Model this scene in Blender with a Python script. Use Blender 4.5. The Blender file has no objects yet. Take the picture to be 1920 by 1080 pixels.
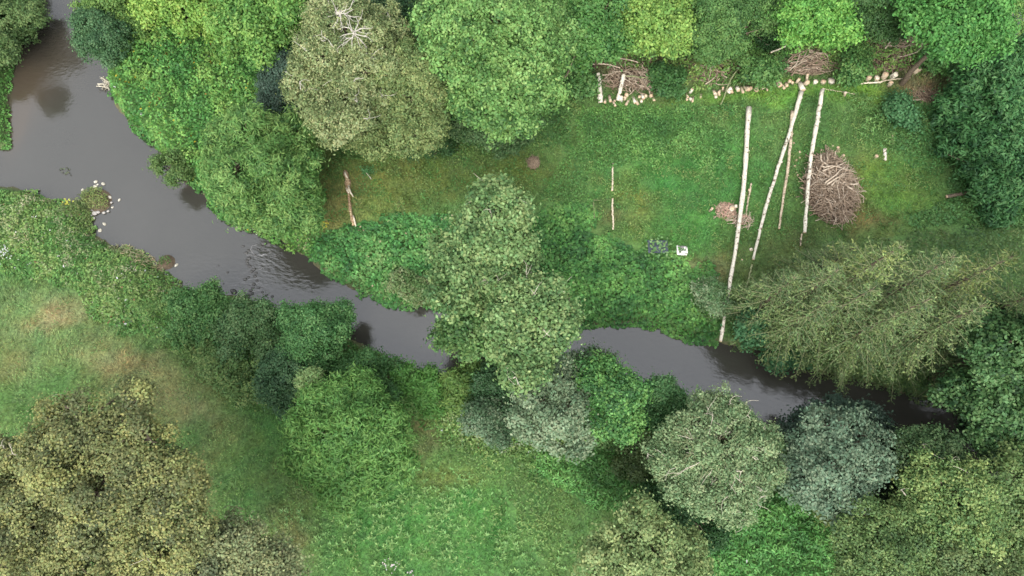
import bpy, math, random
import numpy as np
from mathutils import Vector
random.seed(7); RNG = np.random.default_rng(11)
R = math.radians
scene = bpy.context.scene
COL = scene.collection

# ------------------------------------------------------------------ camera, sky, sun, exposure
CAM_H, TILT, FPX = 40.0, R(18), 1280.0
cam_data = bpy.data.cameras.new('camera'); cam = bpy.data.objects.new('camera', cam_data); COL.objects.link(cam)
cam.location = (0, 0, CAM_H); cam.rotation_euler = (TILT, 0, 0)
cam_data.sensor_width = 36; cam_data.lens = 36*FPX/1920; cam_data.clip_end = 3000
scene.camera = cam
SUN_EL, SUN_AZ = R(48), R(190)
w = bpy.data.worlds.new('World'); scene.world = w; w.use_nodes = True
nt = w.node_tree; bg = nt.nodes['Background']
sky = nt.nodes.new('ShaderNodeTexSky'); sky.sky_type = 'NISHITA'; sky.sun_disc = False
sky.sun_elevation = SUN_EL; sky.sun_rotation = SUN_AZ; sky.air_density = 1.0; sky.dust_density = 2.0; sky.ozone_density = 1.0
hs = nt.nodes.new('ShaderNodeHueSaturation'); hs.inputs['Saturation'].default_value = 0.2
nt.links.new(sky.outputs[0], hs.inputs['Color']); tcw = nt.nodes.new('ShaderNodeTexCoord'); sep = nt.nodes.new('ShaderNodeSeparateXYZ'); nt.links.new(tcw.outputs['Generated'], sep.inputs[0])
mrw = nt.nodes.new('ShaderNodeMapRange'); mrw.inputs[1].default_value = 0; mrw.inputs[2].default_value = 1; mrw.inputs[3].default_value = .7; mrw.inputs[4].default_value = 2.6
nt.links.new(sep.outputs[2], mrw.inputs[0]); vmw = nt.nodes.new('ShaderNodeVectorMath'); vmw.operation = 'SCALE'      # an overcast sky is brightest overhead
nt.links.new(hs.outputs[0], vmw.inputs[0]); nt.links.new(mrw.outputs[0], vmw.inputs['Scale']); nt.links.new(vmw.outputs[0], bg.inputs[0])
bg.inputs[1].default_value = 0.15
sd = bpy.data.lights.new('sun', 'SUN'); sd.energy = 0.85; sd.angle = R(32); sd.color = (1, .96, .9)
so = bpy.data.objects.new('sun', sd); COL.objects.link(so)
sdir = Vector((math.sin(SUN_AZ)*math.cos(SUN_EL), math.cos(SUN_AZ)*math.cos(SUN_EL), math.sin(SUN_EL)))
so.rotation_euler = sdir.to_track_quat('Z', 'Y').to_euler()
scene.view_settings.view_transform = 'Standard'; scene.view_settings.look = 'None'
scene.view_settings.exposure = 1.06
scene.cycles.max_bounces = 6; scene.cycles.diffuse_bounces = 4; scene.cycles.glossy_bounces = 2
scene.cycles.transmission_bounces = 3; scene.cycles.transparent_max_bounces = 4

# ------------------------------------------------------------------ helpers
ct, st_ = math.cos(TILT), math.sin(TILT)
def P(px, py, z=0.0):
    """where the ground (or the plane at height z) lies for a measured spot of the survey photograph"""
    px = np.asarray(px, float); py = np.asarray(py, float)
    a = (px-960)/FPX; b = (540-py)/FPX
    s = (CAM_H - z)/(ct - b*st_)
    return np.stack([a*s, (st_+b*ct)*s, np.zeros_like(s)+z], -1)
def depth(px, py, z): return (CAM_H-z)/(ct-(540-py)/FPX*st_)/FPX
def h2(ix, iy, seed): 
    v = np.sin(ix*127.1+iy*311.7+seed*74.7)*43758.5453
    return v-np.floor(v)
def noise(x, y, seed=0):
    x = np.asarray(x, float); y = np.asarray(y, float)
    ix, iy = np.floor(x), np.floor(y); fx, fy = x-ix, y-iy
    fx = fx*fx*(3-2*fx); fy = fy*fy*(3-2*fy)
    a, b, c, d = h2(ix, iy, seed), h2(ix+1, iy, seed), h2(ix, iy+1, seed), h2(ix+1, iy+1, seed)
    return (a*(1-fx)+b*fx)*(1-fy)+(c*(1-fx)+d*fx)*fy
def fbm(x, y, seed=0, o=4):
    s = 0; a = .5; t = 0
    for k in range(o):
        s = s+a*noise(x*2**k, y*2**k, seed+k*3); t += a; a *= .5
    return s/t
def lin(c):
    c = np.asarray(c, float)/255
    return np.where(c <= .04045, c/12.92, ((c+.055)/1.055)**2.4)
def inside(x, y, poly):
    r = np.zeros(x.shape, bool); n = len(poly)
    for i in range(n):
        x1, y1 = poly[i][:2]; x2, y2 = poly[(i+1) % n][:2]
        if y1 == y2: continue
        r ^= ((y1 > y) != (y2 > y)) & (x < (x2-x1)*(y-y1)/(y2-y1)+x1)
    return r
def edge_dist(x, y, poly):
    d = np.full(x.shape, 1e9); n = len(poly)
    for i in range(n):
        a = poly[i][:2]; b = poly[(i+1) % n][:2]; e = b-a; L = e@e+1e-9
        t = np.clip(((x-a[0])*e[0]+(y-a[1])*e[1])/L, 0, 1)
        d = np.minimum(d, (x-a[0]-t*e[0])**2+(y-a[1]-t*e[1])**2)
    return np.sqrt(d)
WZ = -0.5
RIV = [(70,-420),(68,0),(62,60),(35,100),(20,150),(17,220),(26,282),(0,284),(-300,290),(-300,352),(0,346),(50,352),(110,378),(165,372),(178,398),(178,440),(205,452),(262,470),(305,510),(335,535),(440,552),(500,570),(600,600),(650,625),(700,655),(785,690),(840,706),(900,690),(1040,690),(1180,705),(1290,745),(1400,770),(1460,815),(1560,860),(1750,900),(1900,925),(2250,1010),(2250,900),(1990,865),(1890,820),(1780,765),(1650,728),(1550,705),(1480,684),(1420,660),(1350,646),(1300,640),(1250,622),(1200,607),(1080,612),(900,590),(830,580),(745,577),(650,540),(590,500),(535,462),(500,440),(440,425),(395,390),(358,340),(325,322),(290,275),(240,235),(215,200),(205,160),(205,112),(180,95),(150,60),(150,0),(165,-420)]
RIVW = P([p[0] for p in RIV], [p[1] for p in RIV], WZ)[:, :2]
def river_sd(x, y):
    d = edge_dist(x, y, RIVW)
    return np.where(inside(x, y, RIVW), -d, d)
ISLETS = [P(182,378,WZ), P(312,492,WZ)]; ISR = [1.05, .62]
def terrain(x, y, d=None):
    x = np.asarray(x, float); y = np.asarray(y, float)
    if d is None: d = river_sd(x, y)
    d = d+(fbm(x*1.1, y*1.1, 5)-.5)*.5*np.exp(-(d/1.5)**2)
    t = np.clip(d/.9, 0, 1); up = t*t*(3-2*t)
    z = np.where(d > 0, WZ-.03+.53*up, WZ-.03+np.clip(d, -1.5, 0)*.7)
    z = z+(fbm(x*.25, y*.25, 9)-.5)*.25*np.clip(d/2, 0, 1)+(fbm(x*2, y*2, 4)-.5)*.05
    for c, r in zip(ISLETS, ISR):
        q = np.hypot(x-c[0], (y-c[1])*1.1)/r
        z = np.maximum(z, WZ+.22-.26*q*q)
    return z

def link(o, parent=None):
    COL.objects.link(o)
    if parent is not None: o.parent = parent
    return o
def tag(o, label=None, cat=None, group=None, kind=None):
    for k, v in (('label', label), ('category', cat), ('group', group), ('kind', kind)):
        if v: o[k] = v
    return o
def empty(name, loc, label, cat, group=None):
    o = bpy.data.objects.new(name, None); o.empty_display_size = .3; o.location = [float(v) for v in loc]
    link(o); return tag(o, label, cat, group)
def mesh(name, V, F, mats, parent=None, face_col=None, pt_col=None, mat_idx=None, smooth=False, extra=None):
    V = np.asarray(V, np.float32); F = np.asarray(F, np.int32)
    if pt_col is None and extra is None:
        used = np.zeros(len(V), bool); used[F.ravel()] = True
        if not used.all(): F = (np.cumsum(used)-1)[F].astype(np.int32); V = V[used]
    if parent is not None: V = V-np.array(parent.location, np.float32)
    me = bpy.data.meshes.new(name); k = F.shape[1]
    me.vertices.add(len(V)); me.vertices.foreach_set('co', V.ravel())
    me.loops.add(F.size); me.loops.foreach_set('vertex_index', F.ravel())
    me.polygons.add(len(F)); me.polygons.foreach_set('loop_start', np.arange(0, F.size, k, dtype=np.int32))
    if mat_idx is not None: me.polygons.foreach_set('material_index', np.asarray(mat_idx, np.int32))
    me.update(calc_edges=True)
    if smooth: me.polygons.foreach_set('use_smooth', np.ones(len(F), bool))
    for dom, c in (('FACE', face_col), ('POINT', pt_col)):
        if c is not None:
            a = me.attributes.new('Col', 'FLOAT_COLOR', dom)
            a.data.foreach_set('color', np.concatenate([c, np.ones((len(c), 1))], 1).astype(np.float32).ravel())
    for n_, v in (extra or {}).items():
        a = me.attributes.new(n_, 'FLOAT', 'POINT'); a.data.foreach_set('value', np.asarray(v, np.float32))
    for m in (mats if isinstance(mats, (list, tuple)) else [mats]): me.materials.append(m)
    return link(bpy.data.objects.new(name, me), parent)

class Tubes:
    """collects tapered tubes (quads, open or capped) into one mesh"""
    def __init__(s, sides=6): s.V = []; s.F = []; s.n = 0; s.k = sides
    def add(s, pts, rad, cap=False, rough=0):
        pts = np.asarray(pts, float); n = len(pts); k = s.k
        rad = np.broadcast_to(np.asarray(rad, float), (n,))
        t = np.gradient(pts, axis=0); t /= np.linalg.norm(t, axis=1)[:, None]+1e-9
        ref = np.where(np.abs(t[:, 2:3]) < .9, np.array([[0, 0, 1.]]), np.array([[1., 0, 0]]))
        u = np.cross(t, ref); u /= np.linalg.norm(u, axis=1)[:, None]+1e-9; v = np.cross(t, u)
        a = np.arange(k)*2*math.pi/k
        rr = rad[:, None]*(1+rough*(RNG.random((n, k))-.5))
        ring = pts[:, None]+u[:, None]*(np.cos(a)*rr)[..., None]+v[:, None]*(np.sin(a)*rr)[..., None]
        if cap: ring = np.concatenate([np.repeat(pts[:1, None], k, 1), ring, np.repeat(pts[-1:, None], k, 1)]); n += 2
        s.V.append(ring.reshape(-1, 3))
        i = np.arange(n-1)[:, None]*k; j = np.arange(k)[None]; j2 = (j+1) % k
        s.F.append(np.stack([i+j, i+j2, i+k+j2, i+k+j], -1).reshape(-1, 4)+s.n); s.n += n*k
    def build(s, name, mat, parent=None, smooth=True):
        return mesh(name, np.concatenate(s.V), np.concatenate(s.F), mat, parent, smooth=smooth)
def bend(p0, p1, amp=.1, n=5, up=0):
    p0 = np.asarray(p0, float); p1 = np.asarray(p1, float); t = np.linspace(0, 1, n)[:, None]
    L = np.linalg.norm(p1-p0); q = p0+(p1-p0)*t
    j = RNG.normal(size=3)*amp*L; q = q+np.sin(t*math.pi)*j
    if n > 4: q[1:-1] += RNG.normal(size=(n-2, 3))*amp*.25*L
    q[:, 2] += (np.sin(t*math.pi)*up*L)[:, 0]
    return q

# ------------------------------------------------------------------ materials
def M(name): m = bpy.data.materials.new(name); m.use_nodes = True; return m, m.node_tree.nodes, m.node_tree.links, m.node_tree.nodes['Principled BSDF']
def leaf_material(name, rough=.6, transl=.34):
    m, N, L, b = M(name)
    a = N.new('ShaderNodeAttribute'); a.attribute_name = 'Col'
    g = N.new('ShaderNodeNewGeometry'); nz = N.new('ShaderNodeTexNoise'); nz.inputs['Scale'].default_value = 9
    L.new(g.outputs['Position'], nz.inputs['Vector'])
    mr = N.new('ShaderNodeMapRange'); mr.inputs[3].default_value = .82; mr.inputs[4].default_value = 1.18
    L.new(nz.outputs[0], mr.inputs[0])
    mul = N.new('ShaderNodeVectorMath'); mul.operation = 'SCALE'; L.new(a.outputs['Color'], mul.inputs[0]); L.new(mr.outputs[0], mul.inputs['Scale'])
    L.new(mul.outputs[0], b.inputs['Base Color']); b.inputs['Roughness'].default_value = rough; b.inputs['Specular IOR Level'].default_value = .35
    t = N.new('ShaderNodeBsdfTranslucent'); L.new(mul.outputs[0], t.inputs['Color'])
    mx = N.new('ShaderNodeMixShader'); mx.inputs[0].default_value = transl
    L.new(b.outputs[0], mx.inputs[1]); L.new(t.outputs[0], mx.inputs[2]); L.new(mx.outputs[0], N['Material Output'].inputs[0])
    return m
LEAF = leaf_material('leaf'); GRASS = leaf_material('grass_blade', .6, .15); NEEDLE = leaf_material('needle', .6, .08)
def noisy(name, c1, c2, scale=8, rough=.8, bump=.3, stretch=None, c3=None, spots=None):
    m, N, L, b = M(name)
    tc = N.new('ShaderNodeNewGeometry'); src = tc.outputs['Position']
    nz = N.new('ShaderNodeTexNoise'); nz.inputs['Scale'].default_value = scale; nz.inputs['Detail'].default_value = 6
    L.new(src, nz.inputs['Vector'])
    cr = N.new('ShaderNodeValToRGB'); e = cr.color_ramp.elements
    e[0].position = .35; e[0].color = (*lin(c1), 1); e[1].position = .65; e[1].color = (*lin(c2), 1)
    L.new(nz.outputs[0], cr.inputs[0]); out = cr.outputs[0]
    if c3 is not None:
        n2 = N.new('ShaderNodeTexNoise'); n2.inputs['Scale'].default_value = spots or scale*2.2; n2.inputs['Detail'].default_value = 3
        L.new(src, n2.inputs['Vector'])
        r2 = N.new('ShaderNodeValToRGB'); r2.color_ramp.elements[0].position = .58; r2.color_ramp.elements[1].position = .66
        L.new(n2.outputs[0], r2.inputs[0]); mx = N.new('ShaderNodeMix'); mx.data_type = 'RGBA'
        L.new(r2.outputs[0], mx.inputs[0]); L.new(out, mx.inputs[6]); mx.inputs[7].default_value = (*lin(c3), 1); out = mx.outputs[2]
    L.new(out, b.inputs['Base Color']); b.inputs['Roughness'].default_value = rough
    bp = N.new('ShaderNodeBump'); bp.inputs['Strength'].default_value = bump; bp.inputs['Distance'].default_value = .03
    L.new(nz.outputs[0], bp.inputs['Height']); L.new(bp.outputs[0], b.inputs['Normal'])
    return m
BARK = noisy('bark', (70,60,48), (105,92,75), 14)
PALE = noisy('pale_twig', (150,142,122), (185,178,160), 10)
WHITE_TWIG = noisy('bleached_dead_wood', (146,141,128), (178,172,160), 10)
TWIG = noisy('olive_twig', (98,104,70), (126,130,92), 10)
BIRCH = noisy('birch_bark', (172,164,146), (198,192,176), 7, .75, .3, c3=(98,86,68), spots=5)
DARKBIRCH = noisy('weathered_bark', (146,130,106), (180,166,142), 7, .8, .4, c3=(84,74,58), spots=5)
CUT = noisy('cut_wood', (168,140,110), (198,172,142), 20)
CUTPALE = noisy('fresh_cut_wood', (186,172,146), (212,202,182), 20)
BRUSH = noisy('brush_stick', (112,94,78), (148,130,108), 6)
BRUSHPALE = noisy('pale_brush_stick', (150,135,115), (180,165,145), 6)
BRUSHDARK = noisy('dark_brush_mat', (58,46,38), (104,84,68), 9)
STONE = noisy('stone', (128,122,106), (190,184,168), 12, .8)
WETSTONE = noisy('wet_stone', (44,42,40), (84,82,78), 16, .5)
GREYSTONE = noisy('grey_stone', (130,126,120), (165,160,152), 16, .8)
CHIP = noisy('wood_chip', (120,88,72), (190,160,140), 16)
ROT = noisy('rotten_wood', (118,92,68), (165,140,108), 14, c3=(205,190,150), spots=12)
BOARD = noisy('weathered_board', (165,150,125), (195,184,160), 12)
TARP = noisy('blue_grey_sheeting', (40,48,56), (60,68,76), 6, .5)
CARD = noisy('off_white_panel', (205,202,190), (228,226,215), 10, .6, .1)
SMUDGE = noisy('grey_stained_panel', (120,112,118), (165,158,150), 14, .6, .1)
FOAM = noisy('foam', (118,116,114), (150,148,146), 12, .5)
HAY = noisy('brown_cuttings', (88,74,58), (132,114,92), 18)

# ------------------------------------------------------------------ ground, with real ground-cover colours
KG = .68      # display colour of sunlit ground -> base colour
BASE = (86,122,60)
# (px, py, rx, ry, colour, strength)
FIELD = [
 (60,600,150,70,(112,136,80),.8),(100,605,45,28,(150,140,98),.8),(20,690,70,50,(118,128,76),.7),(250,690,120,32,(142,140,90),.7),(330,755,125,46,(148,144,96),.8),(240,680,90,26,(146,144,94),.8),(200,650,60,30,(128,136,84),.6),
 (420,820,55,38,(118,128,78),.6),(60,740,90,40,(72,112,48),.7),(385,920,40,80,(112,124,72),.7),(480,880,85,80,(80,120,56),.7),(520,760,70,50,(64,116,48),.8),(540,1010,40,60,(116,112,70),.8),(430,740,60,30,(80,126,56),.6),
 (700,960,150,110,(72,124,54),.7),(820,980,200,110,(78,136,60),.7),(795,800,25,50,(112,106,66),.7),(835,880,60,30,(112,124,60),.6),(640,930,60,60,(92,118,54),.5),(560,900,50,60,(92,112,56),.5),
 (710,330,130,80,(112,126,58),.85),(620,385,55,50,(134,132,76),.8),(680,300,50,30,(84,112,48),.6),(820,330,60,50,(92,112,50),.6),(870,285,140,45,(82,108,48),.6),(1000,320,70,40,(108,126,54),.7),(930,330,60,25,(104,122,52),.6),
 (1280,330,130,110,(66,130,56),.85),(1300,430,90,60,(70,128,54),.8),(1190,380,35,60,(116,130,60),.7),(1130,400,25,35,(98,104,60),.7),(1210,450,50,20,(90,130,58),.5),
 (1240,260,120,50,(78,126,52),.6),(1650,350,80,70,(104,142,54),.75),(1700,390,60,30,(104,148,56),.5),(1440,180,150,20,(108,156,60),.9),(1615,182,75,24,(118,164,58),.9),(1550,240,100,60,(76,120,56),.6),
 (1320,495,45,30,(124,112,78),.85),(1420,500,90,90,(98,112,60),.7),(1500,440,70,40,(98,108,60),.5),(1410,360,60,120,(66,122,52),.5),(1600,370,30,80,(116,112,62),.5),(1640,410,50,20,(120,110,66),.7),
 (1740,175,60,30,(130,108,84),.8),(1640,230,60,50,(76,118,56),.5),(1500,110,420,45,(100,92,66),.75),(1180,130,110,45,(104,98,68),.75),(1700,110,110,50,(116,98,76),.7),
 (28,250,10,60,(132,112,90),1.0),(20,280,20,10,(136,118,96),1.0),
]
def field(x, y):
    n = len(x); c = np.tile(lin(BASE), (n, 1))
    wx = x+(fbm(x*.5, y*.5, 21)-.5)*2.4; wy = y+(fbm(x*.5, y*.5, 31)-.5)*2.4
    for px, py, rx, ry, cc, s in FIELD:
        q = P(px, py); sx = depth(px, py, 0)*rx; sy = sx*ry/rx
        wgt = s*np.exp(-(((wx-q[0])/sx)**2+((wy-q[1])/sy)**2)**1.3)
        wgt = np.clip(wgt*(.65+.7*fbm(x*1.6, y*1.6, 41+px % 7)), 0, 1)
        c = c*(1-wgt[:, None])+lin(cc)*wgt[:, None]
    m = fbm(x*.8, y*.8, 51)-.5; f = fbm(x*5, y*5, 61)-.5
    c = c*(1+m*.5+f*.5)[:, None]
    c[:, 0] *= 1+.5*(fbm(x*1.3, y*1.3, 71)-.5); 
    return np.clip(c, 0.005, 1)*KG*np.array([1.02, 1.0, .96])

def axis(lo, hi, step, far):
    a = np.arange(lo, hi, step); g = np.cumsum(step*1.18**np.arange(1, 38)); g = g[g < far]
    return np.concatenate([lo-g[::-1], a, hi-step+g])
gx, gy = axis(-42, 42, .22, 900), axis(-26, 46, .22, 900)
X, Y = np.meshgrid(gx, gy); X = X.ravel(); Y = Y.ravel()
D = river_sd(X, Y); Z = terrain(X, Y, D)
gc = field(X, Y)
mud = lin((104,88,68))*.6; shore = np.clip(1-D/.5, 0, 1)[:, None]
gc = gc*(1-shore)+mud*(.7+.6*fbm(X*4, Y*4, 3))[:, None]*shore
nx, ny = len(gx), len(gy)
i = (np.arange(ny-1)[:, None]*nx+np.arange(nx-1)[None]).ravel()
m, N, L, b = M('ground'); a = N.new('ShaderNodeAttribute'); a.attribute_name = 'Col'
g = N.new('ShaderNodeNewGeometry'); nz = N.new('ShaderNodeTexNoise'); nz.inputs['Scale'].default_value = 7; nz.inputs['Detail'].default_value = 8
L.new(g.outputs['Position'], nz.inputs['Vector']); mr = N.new('ShaderNodeMapRange'); mr.inputs[1].default_value = .3; mr.inputs[2].default_value = .7; mr.inputs[3].default_value = .55; mr.inputs[4].default_value = 1.3
L.new(nz.outputs[0], mr.inputs[0]); mul = N.new('ShaderNodeVectorMath'); mul.operation = 'SCALE'; L.new(a.outputs['Color'], mul.inputs[0]); L.new(mr.outputs[0], mul.inputs['Scale'])
L.new(mul.outputs[0], b.inputs['Base Color']); b.inputs['Roughness'].default_value = .9
bp = N.new('ShaderNodeBump'); bp.inputs['Distance'].default_value = .08; bp.inputs['Strength'].default_value = .5; L.new(nz.outputs[0], bp.inputs['Height']); L.new(bp.outputs[0], b.inputs['Normal'])
ground = mesh('ground', np.stack([X, Y, Z], -1), np.stack([i, i+1, i+nx+1, i+nx], -1), m, pt_col=gc, smooth=True)
tag(ground, 'grassy valley floor with dry patches on both sides of the river', kind='structure')

# ------------------------------------------------------------------ river
gx, gy = axis(-42, 42, .3, 60), axis(-26, 46, .3, 60)
X, Y = np.meshgrid(gx, gy); X = X.ravel(); Y = Y.ravel(); nx, ny = len(gx), len(gy)
def blob(px, py, rx, ry, ang=0):
    q = P(px, py, WZ); s = depth(px, py, WZ); dx, dy = X-q[0], Y-q[1]; c, s_ = math.cos(R(ang)), math.sin(R(ang))
    u = (dx*c+dy*s_)/(rx*s); v = (-dx*s_+dy*c)/(ry*s); return np.exp(-(u*u+v*v))
rip = np.clip(blob(496,482,30,32)*.8+blob(545,515,46,18,-35)*.35+blob(110,110,60,60)*.3+blob(470,540,36,22)*.6+blob(400,500,50,26)*.2, 0, 1)
shoal = np.clip(blob(46,165,45,75)+blob(110,110,70,70)*.4+blob(30,240,18,50)+blob(900,660,60,25)*.5+blob(340,340,22,14)*.9, 0, 1)
i = (np.arange(ny-1)[:, None]*nx+np.arange(nx-1)[None]).ravel()
m, N, L, b = M('river_water')
g = N.new('ShaderNodeNewGeometry'); ar = N.new('ShaderNodeAttribute'); ar.attribute_name = 'Ripple'; ash = N.new('ShaderNodeAttribute'); ash.attribute_name = 'Shoal'
n1 = N.new('ShaderNodeTexNoise'); n1.inputs['Scale'].default_value = .35; n1.inputs['Detail'].default_value = 5; L.new(g.outputs['Position'], n1.inputs['Vector'])
cr = N.new('ShaderNodeValToRGB'); cr.color_ramp.elements[0].color = (.031,.030,.024,1); cr.color_ramp.elements[1].color = (.043,.041,.034,1); L.new(n1.outputs[0], cr.inputs[0])
mx = N.new('ShaderNodeMix'); mx.data_type = 'RGBA'; L.new(ash.outputs['Fac'], mx.inputs[0]); L.new(cr.outputs[0], mx.inputs[6]); mx.inputs[7].default_value = (.054,.043,.030,1)
L.new(mx.outputs[2], b.inputs['Base Color']); b.inputs['Roughness'].default_value = .045; b.inputs['IOR'].default_value = 1.78; b.inputs['Specular IOR Level'].default_value = .5
mp = N.new('ShaderNodeMapping'); mp.inputs['Rotation'].default_value = (0, 0, R(35)); mp.inputs['Scale'].default_value = (1.2, 2.1, 1); L.new(g.outputs['Position'], mp.inputs[0])
n2 = N.new('ShaderNodeTexNoise'); n2.inputs['Scale'].default_value = 2.2; n2.inputs['Detail'].default_value = 5; L.new(mp.outputs[0], n2.inputs['Vector'])
n3 = N.new('ShaderNodeTexNoise'); n3.inputs['Scale'].default_value = 9; n3.inputs['Detail'].default_value = 3; L.new(g.outputs['Position'], n3.inputs['Vector'])
st = N.new('ShaderNodeMath'); st.operation = 'MULTIPLY_ADD'; st.inputs[1].default_value = .9; st.inputs[2].default_value = .05; L.new(ar.outputs['Fac'], st.inputs[0])
b1 = N.new('ShaderNodeBump'); b1.inputs['Distance'].default_value = .15; L.new(st.outputs[0], b1.inputs['Strength']); L.new(n2.outputs[0], b1.inputs['Height'])
b2 = N.new('ShaderNodeBump'); b2.inputs['Distance'].default_value = .01; b2.inputs['Strength'].default_value = .35; L.new(n3.outputs[0], b2.inputs['Height']); L.new(b1.outputs[0], b2.inputs['Normal']); L.new(b2.outputs[0], b.inputs['Normal'])
water = mesh('river_water', np.stack([X, Y, np.full_like(X, WZ)], -1), np.stack([i, i+1, i+nx+1, i+nx], -1), m, smooth=True, extra={'Ripple': rip, 'Shoal': shoal})
tag(water, 'murky grey-brown river winding from upper left to lower right', kind='structure')

# ------------------------------------------------------------------ leaves
KL = .86
def leaf_quads(c, n, size, aspect, fold=.15):
    """rhombus leaves at c with normals n"""
    k = len(c); n = n/(np.linalg.norm(n, axis=1)[:, None]+1e-9)
    r = RNG.normal(size=(k, 3)); u = r-(r*n).sum(1)[:, None]*n; u /= np.linalg.norm(u, axis=1)[:, None]+1e-9
    return oriented(c, u, n, size, aspect, fold)
def oriented(c, u, n, size, aspect, fold=.15):
    k = len(c); v = np.cross(n, u); v /= np.linalg.norm(v, axis=1)[:, None]+1e-9
    s = np.broadcast_to(np.asarray(size, float), (k,))[:, None]*(.65+.7*RNG.random((k, 1)))
    V = np.stack([c-u*s*.5, c+v*s*aspect*.5+n*s*fold, c+u*s*.5, c-v*s*aspect*.5+n*s*fold], 1).reshape(-1, 3)
    return V, np.arange(4*k).reshape(-1, 4)
def colours(pal, sel, jit=.13, k=None):
    """pal: list of display colours, sel in 0..1 picks along it"""
    A = np.array([lin(p) for p in pal])*(KL if k is None else k); n = len(A)-1
    A = (A*.86+.14*(A@np.array([.25,.6,.15]))[:, None])*np.array([1.05, 1.0, .94])
    if n == 0: c = np.tile(A[0], (len(sel), 1))
    else:
        t = np.clip(sel, 0, .9999)*n; i0 = t.astype(int); f = (t-i0)[:, None]; c = A[i0]*(1-f)+A[np.minimum(i0+1, n)]*f
    c = c*(1+(RNG.random((len(c), 1))-.5)*2*jit); c[:, 0] *= 1+(RNG.random(len(c))-.5)*.3
    return np.clip(c, .003, .9)

STY = {  # leaf length, aspect, clump radius, cover, gap share, clump lumpiness
 'broad': dict(leaf=.19, asp=.62, cr=.34, lai=3.0, gap=.12, rag=.20),
 'small': dict(leaf=.13, asp=.6, cr=.26, lai=2.8, gap=.08, rag=.16),
 'oak':   dict(leaf=.115, asp=.7, cr=.40, lai=2.6, gap=.36, rag=.34),
 'willow':dict(leaf=.26, asp=.24, cr=.32, lai=2.8, gap=.08, rag=.16),
 'birch': dict(leaf=.14, asp=.5, cr=.24, lai=2.1, gap=.18, rag=.26),
 'airy':  dict(leaf=.15, asp=.5, cr=.30, lai=2.0, gap=.16, rag=.26),
 'plume': dict(leaf=.15, asp=.62, cr=.36, lai=2.8, gap=.34, rag=.34),
 'laurel':dict(leaf=.30, asp=.34, cr=.34, lai=3.0, gap=.06, rag=.18),
}
def broadleaf(name, label, cat, Ht, lobes, sty, pal, base=None, group=None, twigs=None, ntw=0, drop=.5, trunk=True, crown='crown', slack=1.0, twig_part='bare_twig', bark=None):
    S = STY[sty]; a0 = lobes[0]; LB = []
    for l in lobes:
        px, py, r = l[:3]
        if l is not a0 and r > 22: px += RNG.normal()*.16*r; py += abs(RNG.normal())*.12*r; r *= .86+.26*RNG.random()
        s = depth(px, py, Ht*.75); rm = r*s
        dz = math.hypot(px-a0[0], py-a0[1])*s*drop+(l[3] if len(l) > 3 else 0)
        z = max(Ht-rm*.8-dz, rm*.45-.1); q = P(px, py, z); rm = r*depth(px, py, z)
        rm *= 1.08; LB.append((q, rm*.76))
        if rm > .55:
            for k in range(7 if rm < 1.2 else 11):
                a_, e_ = RNG.random()*6.283, math.asin(RNG.random()*1.15-.2) if True else 0
                dd = np.array([math.cos(a_)*math.cos(e_), math.sin(a_)*math.cos(e_), math.sin(e_)*.85]); r2 = rm*(.22+.24*RNG.random())
                LB.append((q+dd*(rm*(1.0+.34*RNG.random())-r2*.75), r2))
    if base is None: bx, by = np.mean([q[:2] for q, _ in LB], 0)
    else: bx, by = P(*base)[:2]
    bz = float(terrain(np.array([bx]), np.array([by]))[0])-.1
    root = empty(name, (bx, by, bz), label, cat, group)
    C, Dn, CR, SEL = [], [], [], []
    for q, rm in LB:
        area = 2*math.pi*rm*rm*1.35; n = max(5, int(area/(S['cr']**2*1.35)))
        d = RNG.normal(size=(n*2, 3)); d /= np.linalg.norm(d, axis=1)[:, None]; d = d[d[:, 2] > -.45][:n]
        lump = fbm(d[:, 0]*2.2+q[0], d[:, 1]*2.2+d[:, 2]*1.7+q[1], 13)
        keep = lump > S['gap']*.9*RNG.random(len(d))+.18+S['gap']*.35; d = d[keep]; lump = lump[keep]
        rr = rm*(1.04+S['rag']*(lump-.5)*3.2+(RNG.random(len(d))-.6)*.30+.25*(RNG.random(len(d)) < .07))
        c = q+d*rr[:, None]*np.array([1, 1, .85])
        inner = np.ones(len(c), bool)
        for q2, r2 in LB:
            if q2 is q: continue
            inner &= np.linalg.norm((c-q2)/np.array([1, 1, .85]), axis=1) > r2*.72
        c, d, lump = c[inner], d[inner], lump[inner]
        C.append(c); Dn.append(d); SEL.append(np.clip(.5+(lump-.5)*1.6+RNG.normal(size=len(c))*.27, 0, 1))
    C = np.concatenate(C); Dn = np.concatenate(Dn); SEL = np.concatenate(SEL)
    ok = C[:, 2] > bz+.15; C, Dn, SEL = C[ok], Dn[ok], SEL[ok]
    nl = max(4, int(1.5*S['cr']**2*S['lai']/(S['leaf']**2*S['asp']*.5)*slack))
    n = len(C)
    off = RNG.normal(size=(n, nl, 3))*S['cr']*np.array([.52, .52, .36])
    if sty in ('oak', 'plume'): 
        o2 = RNG.normal(size=(n, nl, 3)); o2 /= np.linalg.norm(o2, axis=2)[..., None]; o2[..., 2] = np.abs(o2[..., 2])*.8+o2[..., 2]*.2; off = o2*S['cr']*(.75+.5*RNG.random((n, nl, 1)))*.85
    off = off*np.where(RNG.random((n, nl, 1)) < .14, 1.9, 1.0)
    c = (C[:, None]+off).reshape(-1, 3)
    nr = (Dn[:, None]*.45+np.array([0, 0, .5])+off/S['cr']*.35+RNG.normal(size=off.shape)*.42).reshape(-1, 3)
    sel = np.repeat(SEL, nl)+RNG.normal(size=n*nl)*.08
    V, F = leaf_quads(c, nr, S['leaf'], S['asp'])
    mesh(crown, V, F, LEAF, root, face_col=colours(pal, sel))
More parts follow.
